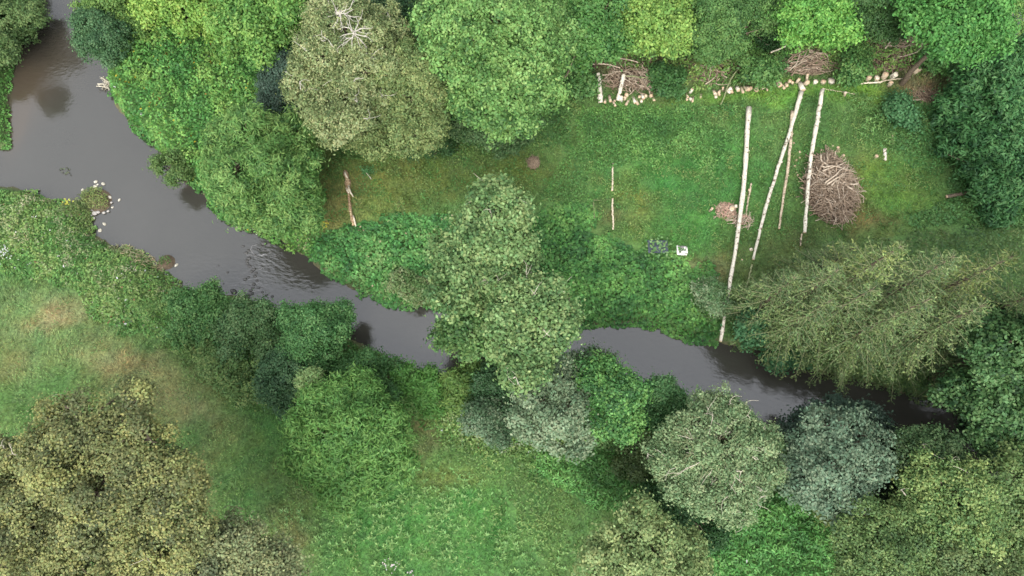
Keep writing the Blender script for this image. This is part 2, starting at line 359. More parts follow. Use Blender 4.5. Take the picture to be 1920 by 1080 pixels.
    top = np.array([bx, by, bz+(Ht-bz)*.45]) if Ht > 2.5 else np.array([bx, by, bz+.4])
    tr = .035*Ht**.9*.6+.03
    T = Tubes(7); b0 = np.array([bx, by, bz-.15])
    T.add(bend(b0, top, .03, 6), np.linspace(tr*1.25, tr*.7, 6), rough=.15)
    for q, rm in LB:
        T.add(bend(top, q, .08, 6), np.linspace(tr*.6, tr*.22, 6), rough=.1)
        for k in range(6 if rm > .6 else 1):
            e = C[RNG.integers(len(C))] if RNG.random() < .2 else q+RNG.normal(size=3)*rm*.45
            if np.linalg.norm(e-q) < rm*1.3: T.add(bend(q, e, .1, 5), np.linspace(tr*.22, .012, 5))
    T.build('trunk', bark or BARK, root)
    if twigs is not None:
        for k in range(ntw):
            T = Tubes(4)
            j = RNG.integers(len(C)); e = C[j]+Dn[j]*S['cr']*1.3+np.array([0, 0, .22]); q, rm = min(LB, key=lambda t: np.linalg.norm(t[0]-C[j]))
            s0 = e+(q-e)*.35+np.array([0, 0, .3*rm]); s0 = q+(s0-q)/np.linalg.norm(s0-q)*rm*1.02
            pts = bend(s0, e, .16, 6); T.add(pts, np.linspace(.028, .009, 6))
            for _ in range(2):
                p = pts[RNG.integers(1, 5)]; T.add(bend(p, p+RNG.normal(size=3)*np.array([.35, .35, .12])+np.array([0, 0, .08]), .15, 4), np.linspace(.014, .006, 4))
            T.build(twig_part, twigs, root)
    return root, LB, C

def conifer(name, label, apex, base_h, Rm, pal, group=None, Ht=12, z0=.2, lean=.0, dens=1.0, twigc=None):
    ap = P(apex[0], apex[1], Ht); bx, by = ap[0]+lean, ap[1]
    bz = float(terrain(np.array([bx]), np.array([by]))[0])-.1
    root = empty(name, (bx, by, bz), label, 'conifer', group)
    T = Tubes(8); trk = bend((bx, by, bz-.15), (ap[0], ap[1], Ht), .006, 8); T.add(trk, np.linspace(.2, .02, 8), rough=.1); T.build('trunk', BARK, root)
    B = Tubes(4); CC, UU, SEL = [], [], []
    z = Ht*z0
    while z < Ht-.1:
        f = (z-Ht*z0)/(Ht-Ht*z0); Lb = Rm*(1-f**1.25)*(.9+.2*RNG.random())+.25
        nb = 8 if f < .8 else 7; a0 = RNG.random()*6.28
        for k in range(nb):
            a = a0+k*6.283/nb+RNG.normal()*.16; L_ = Lb*(.72+.42*RNG.random()); rise = .55*f-.12
            t = np.linspace(0, 1, 7)[:, None]; d = np.array([math.cos(a), math.sin(a), 0])
            p = np.array([ap[0]*f+bx*(1-f), ap[1], z])+d*L_*t+np.array([0, 0, 1.])*L_*(rise*t+(.12-.3*(1-f))*t*t)
            B.add(p, np.linspace(.035, .009, 7)*(1-.4*f))
            side = np.cross(d, [0, 0, 1.])
            nt_ = max(5, int(L_*7*dens)); bsel = RNG.random()*.65
            for q in range(nt_):
                tt = .12+.88*(q+RNG.random())/nt_; s = 1 if q % 2 else -1
                bp0 = np.array([np.interp(tt, t[:, 0], p[:, i_]) for i_ in range(3)])
                td = d*(.75+.3*RNG.random())+side*s*(.75+.3*RNG.random())+np.array([0, 0, -.12-.25*RNG.random()]); td /= np.linalg.norm(td)
                tl = (.22+.42*(1-tt))*(.45+L_*.25)*(.7+.5*RNG.random())
                m_ = max(4, int(tl*20*dens)); u = (np.arange(m_)+RNG.random(m_))/m_
                CC.append(bp0-np.array([0, 0, .03])+td*tl*u[:, None]+RNG.normal(size=(m_, 3))*.03); UU.append(np.tile(td, (m_, 1))+RNG.normal(size=(m_, 3))*.65)
                SEL.append(bsel+RNG.random()*.2+.25*u-.05)
        z += .52+.2*RNG.random()
    c = np.concatenate(CC); u = np.concatenate(UU); sel = np.concatenate(SEL); u /= np.linalg.norm(u, axis=1)[:, None]
    n = RNG.normal(size=c.shape)*.5+np.array([0, 0, 1.]); n -= (n*u).sum(1)[:, None]*u
    n /= np.linalg.norm(n, axis=1)[:, None]
    V, F = oriented(c, u, n, .17, .32, .05)
    mesh('crown', V, F, NEEDLE, root, face_col=colours(pal, sel+.1*RNG.normal(size=len(sel)), .28, k=.66))
    B.build('branch_whorls', twigc or TWIG, root)
    return root

def px_poly(pts, z=0.): return P([p[0] for p in pts], [p[1] for p in pts], z)[:, :2]
def undergrowth(name, label, pts, pal, hmax=.9, dens=110, leaf=.17, asp=.55, seed=1, jit=.34, rough=1.4, hole=None, specks=None, edge=.8, scale=1.0, over=0.25, gap=.0):
    poly = px_poly(pts); lo, hi = poly.min(0), poly.max(0); n = int(np.prod(hi-lo)*dens)
    x = lo[0]+RNG.random(n)*(hi[0]-lo[0]); y = lo[1]+RNG.random(n)*(hi[1]-lo[1])
    k = inside(x+(fbm(x*.9, y*.9, seed)-.5)*rough, y+(fbm(x*.9, y*.9, seed+9)-.5)*rough, poly); x, y = x[k], y[k]
    d = river_sd(x, y); k = d > -over*(.3+1.4*fbm(x*1.5, y*1.5, seed+2)); x, y, d = x[k], y[k], d[k]
    if gap: k = fbm(x*1.4, y*1.4, seed+5) > gap+.1*RNG.random(len(x)); x, y, d = x[k], y[k], d[k]
    ed = edge_dist(x, y, poly); taper = np.clip(ed/edge, .15, 1)*np.clip((d+.5)/1.0, .3, 1)
    big = fbm(x*.55*scale, y*.55*scale, seed+1); mid = noise(x*2.1*scale, y*2.1*scale, seed+3); fine = noise(x*5, y*5, seed+4)
    h = hmax*taper*(.25+.55*big+.35*mid+.22*fine)
    gz = np.maximum(terrain(x, y, d), WZ+.03)
    z = gz+h*(1-.35*RNG.random(len(x))**2)
    c = np.stack([x, y, z], -1)
    e = .12; gxn = hmax*(noise((x+e)*2.1*scale, y*2.1*scale, seed+3)-mid)/e*.35+hmax*(noise((x+e)*5, y*5, seed+4)-fine)/e*.2
    gyn = hmax*(noise(x*2.1*scale, (y+e)*2.1*scale, seed+3)-mid)/e*.35+hmax*(noise(x*5, (y+e)*5, seed+4)-fine)/e*.2
    nr = np.stack([-gxn, -gyn, np.ones_like(gxn)], -1)*np.array([.45,.45,1.])+RNG.normal(size=c.shape)*.38
    sel = fbm(x*.7, y*.7, seed+6)*1.3-.15+.35*(mid-.5)+RNG.normal(size=len(x))*.13
    V, F = leaf_quads(c, nr, leaf, asp)
    col = colours(pal, sel, jit)*1.15
    if specks:
        for share, cc in specks:
            msk = RNG.random(len(x)) < share*3*np.clip(fbm(x*1.2, y*1.2, seed+int(share*1e4))-.45, 0, 1)*4
            col[msk] = lin(cc)*.75
    o = mesh(name, V, F, LEAF, face_col=col)
    return tag(o, label, kind='stuff')

# ------------------------------------------------------------------ ground cover that nobody could count
UG = []
def ug(*a, **k): UG.append(px_poly(a[2])); return undergrowth(*a, **k)
ug('bramble_thicket', 'bright green bramble thicket with yellow specks along the upper river bank', [(165,-60),(620,-60),(620,150),(600,270),(610,420),(585,480),(535,465),(445,428),(395,392),(352,335),(300,290),(240,232),(212,195),(206,150),(200,60)],
   [(52,112,42),(72,134,52),(100,154,60),(128,170,72)], 2.2, 200, .19, .6, 3, specks=[(.006,(205,185,60)),(.002,(170,125,60)),(.0015,(225,225,220))])
ug('ivy_bank', 'dark glossy ivy and nettles on the bank left of the overhanging tree', [(590,440),(640,425),(700,410),(800,400),(880,420),(900,600),(830,582),(745,577),(650,540),(590,502),(570,480)],
   [(44,102,48),(62,126,56),(84,146,66),(112,158,84)], .7, 150, .2, .7, 23, jit=.4, edge=1.3, rough=2.2, specks=[(.004,(205,190,150))])
ug('ivy_bank', 'deep green ivy carpet between the overhanging tree and the longest pole', [(985,395),(1060,372),(1110,385),(1125,440),(1200,462),(1290,485),(1350,530),(1368,655),(1300,645),(1250,628),(1200,612),(1080,618),(980,600),(930,500)],
   [(42,94,40),(64,122,48),(88,144,58),(116,166,76)], .6, 150, .22, .7, 33, jit=.42, edge=1.4, rough=2.4)
ug('bank_brambles', 'tangled brambles and balsam covering the lower left river bank', [(-90,350),(50,350),(110,378),(165,400),(175,440),(205,452),(262,470),(320,515),(335,538),(440,555),(510,580),(600,610),(650,632),(700,660),(790,695),(860,705),(1040,700),(1060,860),(900,860),(780,800),(740,730),(560,780),(470,760),(400,690),(310,650),(190,600),(120,540),(30,515),(-90,520)],
   [(66,112,48),(74,128,52),(92,138,58),(112,146,66),(132,152,96)], 1.2, 180, .17, .55, 43, edge=2.0, specks=[(.003,(225,225,222)),(.004,(150,110,80)),(.02,(150,155,120))])
undergrowth('pale_weeds', 'pale seeding weeds standing above the lower left bank brambles', [(-60,352),(60,358),(130,392),(200,455),(300,520),(330,560),(200,560),(60,500),(-60,500)], [(110,128,80),(146,152,112),(168,166,140)], 1.5, 120, .14, .3, 45, gap=.58)
undergrowth('olive_weeds', 'olive seeding weeds on the meadow side of the left bank', [(120,520),(330,560),(520,620),(700,700),(840,740),(800,800),(600,780),(440,760),(320,660)], [(78,118,54),(104,140,66),(132,154,84)], 2.4, 170, .15, .4, 46, gap=.46)
ug('reed_fringe', 'pale bleached grass and seed heads on the lower bank near the small islet', [(190,448),(262,462),(300,490),(310,515),(270,510),(200,475)],
   [(110,122,78),(150,146,108),(170,162,128)], .7, 90, .32, .12, 47)
ug('weed_patch', 'coarse leafy weeds in front of the row of log rounds', [(1090,200),(1180,196),(1300,205),(1330,250),(1240,300),(1130,330),(1100,300),(1080,240)],
   [(54,104,44),(76,130,52),(106,156,66)], .65, 150, .17, .45, 53)
ug('weed_patch', 'rank weeds under the trees along the top of the clearing', [(600,250),(700,240),(900,200),(1060,110),(1090,210),(1060,270),(950,290),(860,300),(700,290),(640,300)],
   [(52,98,42),(74,122,52),(108,138,64)], .6, 140, .17, .45, 57)
undergrowth('tall_weeds', 'rank leafy weeds right of the big brush heap', [(1580,170),(1780,190),(1770,300),(1700,300),(1600,260)], [(62,112,54),(88,138,64),(118,156,82)], .45, 120, .2, .3, 151, gap=.40)
undergrowth('tall_weeds', 'rank leafy weeds between garden bed and longest pole', [(1160,190),(1390,190),(1370,320),(1220,330),(1160,280)], [(58,112,48),(82,136,58),(112,158,74)], .4, 120, .2, .3, 153, gap=.42)
ug('weed_patch', 'low weeds around the sunken garden bed', [(1060,270),(1110,280),(1108,385),(1060,400),(1020,370),(1040,320)], [(62,112,48),(90,140,58)], .35, 110, .17, .5, 59)
ug('thicket_floor', 'mixed scrub between brush heaps along the top of the clearing', [(1040,-60),(2010,-60),(2010,140),(1850,165),(1780,130),(1620,140),(1560,140),(1480,142),(1330,165),(1270,178),(1240,150),(1080,100)],
   [(56,102,44),(78,128,52),(104,148,60),(128,156,74)], 1.1, 150, .18, .55, 63, gap=.26)
ug('weed_patch', 'shrubby weeds right of the leaning poles beside the green hedge', [(1650,180),(1760,190),(1780,260),(1770,330),(1690,300),(1660,260)], [(58,112,54),(84,138,64)], .5, 110, .18, .45, 67)
ug('balsam_patch', 'vivid green balsam patch in the lower meadow', [(1000,830),(1200,850),(1230,980),(1140,960),(1060,930),(990,890)],
   [(60,112,48),(80,140,58),(104,162,72)], .8, 190, .24, .34, 73, specks=[(.001,(225,225,222))])
ug('nettle_patch', 'mixed olive and green nettles above the lower meadow', [(800,800),(1060,830),(1060,960),(1080,1040),(1010,1060),(960,980),(940,900),(830,880)],
   [(78,112,52),(92,132,58),(112,142,66)], .4, 120, .17, .4, 77)
ug('balsam_patch', 'vivid green balsam patch between the round willow and the lower right trees', [(1340,960),(1480,900),(1600,920),(1620,1000),(1560,1140),(1330,1140),(1300,1020)],
   [(56,114,48),(76,142,58),(104,166,76)], .9, 190, .24, .34, 83, specks=[(.001,(225,225,222))])
ug('woodland_floor', 'shaded scrub filling the gaps between trees on the lower right bank', [(1040,705),(1180,715),(1290,755),(1400,780),(1460,825),(1560,870),(1750,910),(1900,935),(2100,980),(2100,1150),(1620,1150),(1600,920),(1480,890),(1330,960),(1230,980),(1200,850),(1050,830)],
   [(58,98,48),(80,120,58),(106,142,72)], 2.6, 170, .18, .55, 87)
ug('shaded_bank', 'dark scrub beneath the conifers by the river bend', [(1370,650),(1380,560),(1430,520),(1500,470),(1700,440),(2050,400),(2050,900),(1990,872),(1890,825),(1780,768),(1650,730),(1550,708),(1480,690),(1420,664)],
   [(56,92,48),(76,112,56),(98,120,62)], .5, 90, .18, .5, 93)
ug('bank_strip', 'lush green bank strip at the left edge of the photo', [(-90,60),(10,60),(24,110),(14,150),(12,220),(10,276),(-90,276)], [(62,118,48),(92,150,60)], .8, 150, .18, .6, 97)
CL = [(600,250),(900,240),(1100,205),(1560,165),(1760,180),(1780,400),(1450,470),(1350,480),(1130,450),(1000,390),(900,380),(760,400),(600,430)]
undergrowth('lawn_tufts', 'rough tufts and low weeds dotted over the upper clearing', CL, [(66,112,50),(92,132,58),(124,146,74)], .22, 90, .15, .35, 101, gap=.50)
undergrowth('lawn_tufts', 'fine clover patches spread over the upper clearing', CL, [(58,118,50),(84,142,62)], .12, 70, .11, .7, 107, gap=.54)
undergrowth('meadow_tufts', 'coarse grass tussocks over the lower meadow', [(-90,540),(120,560),(320,680),(440,790),(560,880),(740,900),(960,900),(1060,1000),(1060,1140),(-90,1140)], [(70,118,52),(96,138,64),(130,152,84)], .2, 50, .16, .25, 109, gap=.54)
ug('hedge_floor', 'dense green undergrowth at the foot of the hedge', [(1780,120),(2050,110),(2050,430),(1750,430),(1700,410),(1780,370),(1760,220)], [(62,112,54),(88,138,66)], .5, 110, .2, .5, 99)

def grass(name, label, n, x0, x1, y0, y1, size, asp, lean, keep=None, bright=1.0, pal=None, z_=.06):
    q = P([x0, x1, x0, x1], [y0, y0, y1, y1]); lo, hi = q.min(0), q.max(0)
    x = lo[0]+RNG.random(n)*(hi[0]-lo[0]); y = lo[1]+RNG.random(n)*(hi[1]-lo[1]); d = river_sd(x, y); k = d > .25
    for p in UG: k &= ~inside(x, y, p)
    if keep is not None: k &= inside(x, y, keep)
    x, y, d = x[k], y[k], d[k]; n = len(x)
    az = noise(x*.8, y*.8, 5)*9+RNG.normal(size=n)*.9; el = lean+RNG.random(n)*.5
    u = np.stack([np.cos(az)*np.cos(el), np.sin(az)*np.cos(el), np.sin(el)], -1)
    s = size*(.6+.8*fbm(x*.9, y*.9, 8))
    c = np.stack([x, y, terrain(x, y, d)+z_+s*.3*np.sin(el)], -1)
    nn = np.cross(u, np.stack([-np.sin(az), np.cos(az), np.zeros(n)], -1)); nn *= np.sign(nn[:, 2:3])
    V, F = oriented(c, u, nn+RNG.normal(size=c.shape)*.25, s, asp, .03)
    col = field(x, y)*bright if pal is None else colours(pal, RNG.random(n))
    if pal is None: col = col*(.62+.80*RNG.random((n, 1))); col[:, 0] *= .85+.4*RNG.random(n)
    return tag(mesh(name, V, F, GRASS, face_col=np.clip(col, 0, .8)), label, kind='stuff')
grass('meadow_grass', 'tufted meadow grass over both clearings', 420000, -120, 2040, -40, 1130, .21, .17, .35, bright=1.12)
MEAD = px_poly([(600,900),(720,860),(840,870),(960,920),(1060,1000),(1080,1140),(560,1140),(590,1000)])
q = MEAD; lo, hi = q.min(0), q.max(0)
def rosettes(name, label, n, poly, pal, L_=.24, seed=3):
    lo, hi = poly.min(0), poly.max(0); cs = []; 
    x = lo[0]+RNG.random(n*3)*(hi[0]-lo[0]); y = lo[1]+RNG.random(n*3)*(hi[1]-lo[1]); k = inside(x, y, poly) & (fbm(x*.6, y*.6, seed)+RNG.normal(size=len(x))*.14 > .52); x, y = x[k][:n], y[k][:n]; n = len(x)
    m_ = 8; az = RNG.random((n, m_))*6.28; el = .25+.5*RNG.random((n, m_))
    u = np.stack([np.cos(az)*np.cos(el), np.sin(az)*np.cos(el), np.sin(el)], -1); s = (L_*(.5+.6*RNG.random((n, 1)))*np.ones((n, m_)))
    c = np.stack([x, y, terrain(x, y)+.12], -1)[:, None]+u*s[..., None]*.5
    nn = np.array([0, 0, 1.])-u*u[..., 2:3]
    V, F = oriented(c.reshape(-1, 3), u.reshape(-1, 3), nn.reshape(-1, 3), s.ravel(), .2, .03)
    return tag(mesh(name, V, F, GRASS, face_col=colours(pal, RNG.random(n*m_), k=.7)), label, kind='stuff')
rosettes('pale_leaved_herbs', 'pale strap-leaved herbs scattered through the lower meadow', 620, MEAD, [(88,146,62),(132,178,90)], L_=.26)
rosettes('pale_leaved_herbs', 'few strap-leaved herbs beside the large oak', 26, px_poly([(420,950),(560,940),(600,1080),(590,1100),(500,990)]), [(84,140,62),(128,172,92)], seed=9)
def flowers(name, label, spots, c, size=.07, z=.7, n=14, spread=.35):
    C = []
    for px, py in spots:
        q = P(px, py); t = terrain(q[0:1], q[1:2])[0]; C.append(np.array([q[0], q[1], t+z])+RNG.normal(size=(n, 3))*np.array([spread, spread, .08]))
    C = np.concatenate(C); V, F = leaf_quads(C, np.array([0, 0, 1.])+RNG.normal(size=C.shape)*.3, size, .9)
    return tag(mesh(name, V, F, LEAF, face_col=colours([c], np.zeros(len(C)), .1, .8)), label, kind='stuff')
flowers('white_flowers', 'white flower heads on the left bank at the photo edge', [(8,485),(18,492),(26,480),(12,500),(22,476),(30,490)], (205,208,215), .08, .95, 12, .22)
flowers('white_flowers', 'white flowers in the lower meadow near the photo bottom', [(722,1058),(740,1056),(736,1062),(768,1071)], (215,205,210), .08, .3, 9, .13)
flowers('white_flowers', 'scattered white bindweed flowers on the left bank', [(20,424),(42,437),(64,450),(106,444),(80,423),(134,487),(282,40),(404,125),(466,408),(525,440),(1345,570),(1330,575)], (225,225,225), .09, 1.0, 2, .15)
flowers('cream_flowers', 'cream flowers on the bank above the riffle', [(566,446),(574,458),(570,468),(582,436),(592,430),(560,440)], (190,170,140), .08, .75, 9, .13)
flowers('yellow_flowers', 'yellow leaves and flowers on the bank by the gravel islet', [(140,388),(612,428),(618,432)], (190,190,40), .11, .85, 16, .14)
flowers('yellow_leaves', 'yellowing leaves high in the bramble thicket', [(318,84),(322,92),(330,125),(334,145),(305,200),(312,205),(300,190)], (200,175,60), .12, 1.35, 14, .16)
flowers('white_flowers', 'white blossom beside the foot of the longest pole', [(1325,555),(1340,565),(1350,575),(1335,575),(1330,545)], (190,205,180), .09, .75, 14, .2)

# ------------------------------------------------------------------ trees
OLIVE = [(84,106,56),(110,132,74),(138,156,94),(160,174,118)]
G = 'broadleaf trees of the woodland'
def tree(label, Ht, lobes, sty, pal, **k): return broadleaf('broadleaf_tree', label, 'tree', Ht, lobes, sty, pal, **k)
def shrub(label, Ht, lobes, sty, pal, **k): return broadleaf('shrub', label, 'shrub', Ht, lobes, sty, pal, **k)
# top left
tree('rounded mid green tree in the top left corner on the far bank', 2.8, [(5,45,62),(-30,-20,60),(-60,90,60),(10,100,28,-1)], 'small', [(62,96,44),(86,122,58),(112,142,76)])
tree('tall dark tree standing on the far bank beyond the top left corner', 10, [(-500,-650,150),(-370,-700,120),(-610,-560,120)], 'broad', [(40,70,34),(66,98,46)])
shrub('bluish green bush leaning over the river at the top left', 3.2, [(192,68,38),(168,52,26),(218,75,28),(205,92,24)], 'small', [(44,86,50),(64,110,62),(92,134,84)])
shrub('lime green bush at the top edge beside the river mouth of the frame', 3.4, [(230,10,34),(255,30,30),(190,5,26)], 'small', [(76,120,44),(112,154,62)])
tree('lime green tree spreading at the top edge left of the bleached tree', 6.5, [(500,40,62),(455,15,50),(545,20,48),(505,80,32),(440,60,30)], 'broad', [(66,118,40),(94,150,52),(128,174,70)])
tree('yellow green sapling clump at the top edge above the bramble thicket', 4.5, [(345,15,48),(300,5,36),(395,25,40)], 'broad', [(96,146,44),(124,172,54),(150,186,72)])
tree('dark green tree in the notch at the top edge behind the bleached tree', 5, [(585,25,34),(570,60,22)], 'broad', [(30,74,32),(50,100,42)])
tree('large pale willow with long narrow leaves above the riffle', 6.5, [(492,292,72),(450,330,62),(540,340,66),(450,250,32),(440,270,44),(505,375,50),(560,390,40),(455,365,36)], 'willow', [(58,106,42),(84,134,52),(118,160,74)])
shrub('small round olive bush hanging over the upper river edge', 2.0, [(318,315,25),(345,318,18)], 'small', [(72,110,48),(100,134,60)])
shrub('dark blue green yew in the gap left of the bleached birch', 5.0, [(535,150,38),(575,178,34),(510,185,28),(590,215,26),(555,120,26)], 'small', [(40,68,52),(58,88,70),(82,112,94)])
# bleached tree and neighbour
r_, LB, CC_ = tree('olive birch topped with a bleached dead crown', 8.6, [(640,60,52),(600,95,42),(700,60,44),(590,150,40),(650,130,50),(710,120,48),(620,190,42),(680,190,48),(580,110,30),(640,225,38,-1)], 'birch', OLIVE, drop=.42, twigs=WHITE_TWIG, ntw=46, twig_part='dead_twig')
for (cx_, cy_), hz in (((636,20),8.9),((662,58),8.5)):
    T = Tubes(5)
    c0 = P(cx_, cy_, hz)
    for k in range(11):
        a = k*.571+RNG.random()*.4; L_ = .9+.7*RNG.random(); L_ *= .7; e = c0+np.array([math.cos(a)*L_, math.sin(a)*L_, -.25+.3*RNG.random()])
        p = bend(c0+np.array([0, 0, -.2]), e, .1, 6); T.add(p, np.linspace(.032, .01, 6))
        for s in (2, 3): T.add(bend(p[s], p[s]+(e-c0)*.45+RNG.normal(size=3)*.22, .12, 4), np.linspace(.018, .006, 4))
    T.add(bend(c0-np.array([0, 0, 2.]), c0, .03, 4), [.09, .07, .06, .05])
    T.build('dead_top', WHITE_TWIG, r_)
tree('feathery olive birch without dead wood right of the bleached one', 7.2, [(770,150,52),(735,190,48),(800,190,46),(760,235,48),(820,140,30),(700,240,40),(800,225,38),(745,110,34),(640,240,30)], 'birch', [(84,112,54),(112,138,72),(144,164,94)], drop=.45, twigs=PALE, ntw=8)
tree('dark tree in the gap at the top edge between olive birch and ash', 5, [(745,30,38),(760,80,30),(790,110,28),(730,0,30)], 'broad', [(28,66,32),(46,88,42)])
# large ash group
GA = [(60,108,44),(88,138,58),(116,166,76),(134,180,92)]
tree('broad light green ash at the top centre with open crown', 9, [(900,60,62),(850,30,48),(950,40,55),(830,80,34),(920,120,52),(870,110,44),(975,95,44),(990,30,46)], 'broad', GA)
tree('light green ash lower down the slope from the broad ash', 7.5, [(950,180,52),(1000,140,46),(900,190,40),(1020,90,44),(980,205,36),(930,225,32),(1045,60,40),(1010,170,34)], 'broad', GA)
shrub('greyish green elder at the foot of the ash trees', 3.2, [(905,235,36),(945,250,32),(870,225,30),(980,240,26)], 'small', [(56,96,50),(80,122,66),(108,140,86)])
shrub('dark bush below the feathery birch', 2.4, [(800,262,26),(835,262,20),(780,272,18)], 'small', [(40,84,38),(64,108,48)])
tree('green hazel at the top edge right of the ash', 5.5, [(1120,30,46),(1160,15,42),(1090,75,38),(1130,75,32),(1075,105,24)], 'broad', [(48,102,42),(74,132,52),(96,150,64)])
tree('yellow green maple at the top edge above the knobbly posts', 5.5, [(1220, 31, 42.78), (1255, 6, 40.92), (1200, 71, 31.62), (1270, 51, 31.62), (1250, 76, 24.18)], 'broad', [(84,130,46),(112,158,56),(138,180,70)])
tree('dense green thorn tree at the top edge above the crossed brush sticks', 5, [(1345, 26, 44.64), (1390, 6, 39.06), (1310, 61, 31.62), (1370, 66, 31.62), (1340, 96, 22.32), (1420, 36, 27.900000000000002)], 'small', [(54,100,44),(78,126,54),(102,148,68)])
tree('dark hawthorn at the top edge between two lime green trees', 4, [(1305, 1, 33.480000000000004), (1440, 71, 24.18), (1425, 6, 27.900000000000002)], 'small', [(34,78,34),(54,100,44)])
tree('bright lime green field maple above the middle brush heap', 5.5, [(1530, 26, 40.92), (1490, 51, 31.62), (1555, 61, 31.62), (1510, 1, 33.480000000000004), (1570, 21, 27.900000000000002)], 'broad', [(66,132,42),(92,160,50),(124,184,68)])
tree('dull green tree at the top edge left of the sycamore', 5, [(1625, 6, 40.92), (1665, 26, 35.34), (1640, 51, 26.040000000000003), (1600, 36, 24.18)], 'small', [(50,94,42),(74,118,54)])
tree('large fresh green sycamore near the top right corner', 8, [(1790, 36, 53.940000000000005), (1745, 11, 42.78), (1835, 21, 42.78), (1810, 81, 35.34), (1765, 71, 33.480000000000004), (1845, 66, 31.62), (1790, -24, 46.5)], 'broad', [(56,120,44),(76,146,54),(98,164,68)])
conifer('blue_green_conifer', 'slate blue conifer in the top right corner', (1908,30), 0, 1.7, [(56,76,68),(80,100,92),(104,122,114)], Ht=4, z0=.1)
shrub('brown green bramble under the slate blue conifer', 1.6, [(1850,150,26),(1895,110,22)], 'small', [(90,92,60),(70,110,56)])
for l_, h_, L_, p_ in [('small elder sprawling left of the two white trunk sections', 1.8, [(1085,150,24),(1070,135,20),(1095,170,16)], [(54,104,46),(80,132,58),(106,152,74)]),
  ('leafy bramble clump between the trunk sections and the pickets', 1.4, [(1258,158,20),(1240,146,16),(1270,140,14)], [(50,100,46),(76,128,58)]),
  ('bushy sapling between the picket row and the middle brush heap', 2.2, [(1425,142,20),(1440,128,18),(1412,125,16),(1450,145,12)], [(52,100,46),(78,130,56),(104,150,70)]),
  ('upright green sapling between the middle and the right brush heap', 2.2, [(1597,125,20),(1610,108,18),(1590,145,15)], [(54,106,46),(82,134,58),(108,152,72)]),
  ('ragged green bush at the right end of the log row', 1.6, [(1755,118,18),(1735,108,14),(1778,126,12)], [(58,112,48),(86,140,60)])]:
    shrub(l_, h_, L_, 'broad', p_)
# hedge on the right
HG = [(34,84,42),(50,108,52),(68,128,62),(88,146,78)]
shrub('tall dense laurel hedge section nearest the top right', 3.4, [(1870,170,52),(1900,130,40),(1830,190,40),(1930,190,50),(1845,235,46),(1900,230,48)], 'laurel', HG)
shrub('dense laurel hedge section at the right edge with wavy foliage', 3.0, [(1860,290,50),(1810,275,40),(1905,290,50),(1850,325,36),(1890,345,48),(1790,235,30),(1862,385,28),(1930,350,46)], 'laurel', HG)
shrub('low blue green shrub beside the short fallen post', 1.5, [(1690,205,20),(1700,225,16),(1675,190,14)], 'broad', [(60,116,66),(84,142,84)])
# right bank below conifers
DG = [(34,74,36),(54,98,46),(78,124,62),(96,140,78)]
tree('dark green alder at the right edge below the conifers', 8, [(1900,640,52),(1930,700,50),(1870,690,48),(1840,650,36)], 'broad', DG)
tree('bushy dark alder reaching over the river bend at the right edge', 6.5, [(1870,770,44),(1835,730,38),(1900,790,40),(1850,810,30),(1915,740,40),(1790,725,30)], 'broad', DG, base=(1935,770))
shrub('added dark scrub covering the pale sky reflection at the right end of the river', 2.8, [(1850,822,26),(1825,800,20),(1880,848,28),(1905,870,26),(1860,795,22)], 'broad', [(40,72,42),(60,96,52)], base=(1900,815))  # added scrub, hides the pale sky reflection on open water here
tree('tall dark alder beyond the right edge above the river bend', 14, [(2090,520,90),(2110,640,90),(2080,420,80),(2160,700,90)], 'broad', DG)
shrub('teal green elder between the pole foot and the conifers', 2.4, [(1425,590,32),(1410,620,26),(1450,630,32),(1480,655,28),(1455,668,18)], 'broad', [(50,104,62),(72,130,78)])
shrub('white flowering shrub at the foot of the longest pole', 1.5, [(1335,565,26),(1325,545,20)], 'small', [(72,118,60),(110,146,96),(160,180,140)])
# conifers
CP = [(56,86,44),(80,112,56),(104,134,68),(130,154,84)]
CO = [((1690,462),2.8,11,'with bright green spoke-like top nearest the brush heap'),((1790,480),2.7,11,'with a dark pointed top in the middle of the upper row'),
      ((1900,480),2.7,10.5,'with golden tips touching the right edge of the photo'),((1572,505),2.4,9.5,'leaning towards the leaning poles at the left of the stand'),
      ((1490,520),2.0,7.5,'the lowest and leftmost one of the stand'),((1640,540),2.7,9.5,'in the centre of the stand with pale ribs'),
      ((1745,560),2.7,10,'with a hollow dark heart in the centre right'),((1850,570),2.6,10,'with grey bare ribs at the right of the stand'),
      ((1560,562),2.1,8.5,'overhanging the brown river reflections'),((1680,590),2.2,8.5,'at the lowest edge of the stand above the river'),
      ((1955,545),2.6,9.5,'cut by the right edge of the photo beside the golden tipped one'),((1950,640),2.4,8,'lowest one at the right edge above the dark alders'),((1600,465),2.1,6.5,'small and half hidden behind the brush heap'),((1790,600),2.2,8,'squeezed between the hollow one and the dark alders')]
for k, (a_, r_, h_, l_) in enumerate(CO):
    pal = CP if k not in (0, 2) else [(66,96,44),(94,124,56),(124,148,70),(150,168,82)]
    conifer('conifer', 'olive green conifer '+l_, a_, 0, r_, pal, 'olive conifers on the river bend', Ht=h_, dens=1.0)
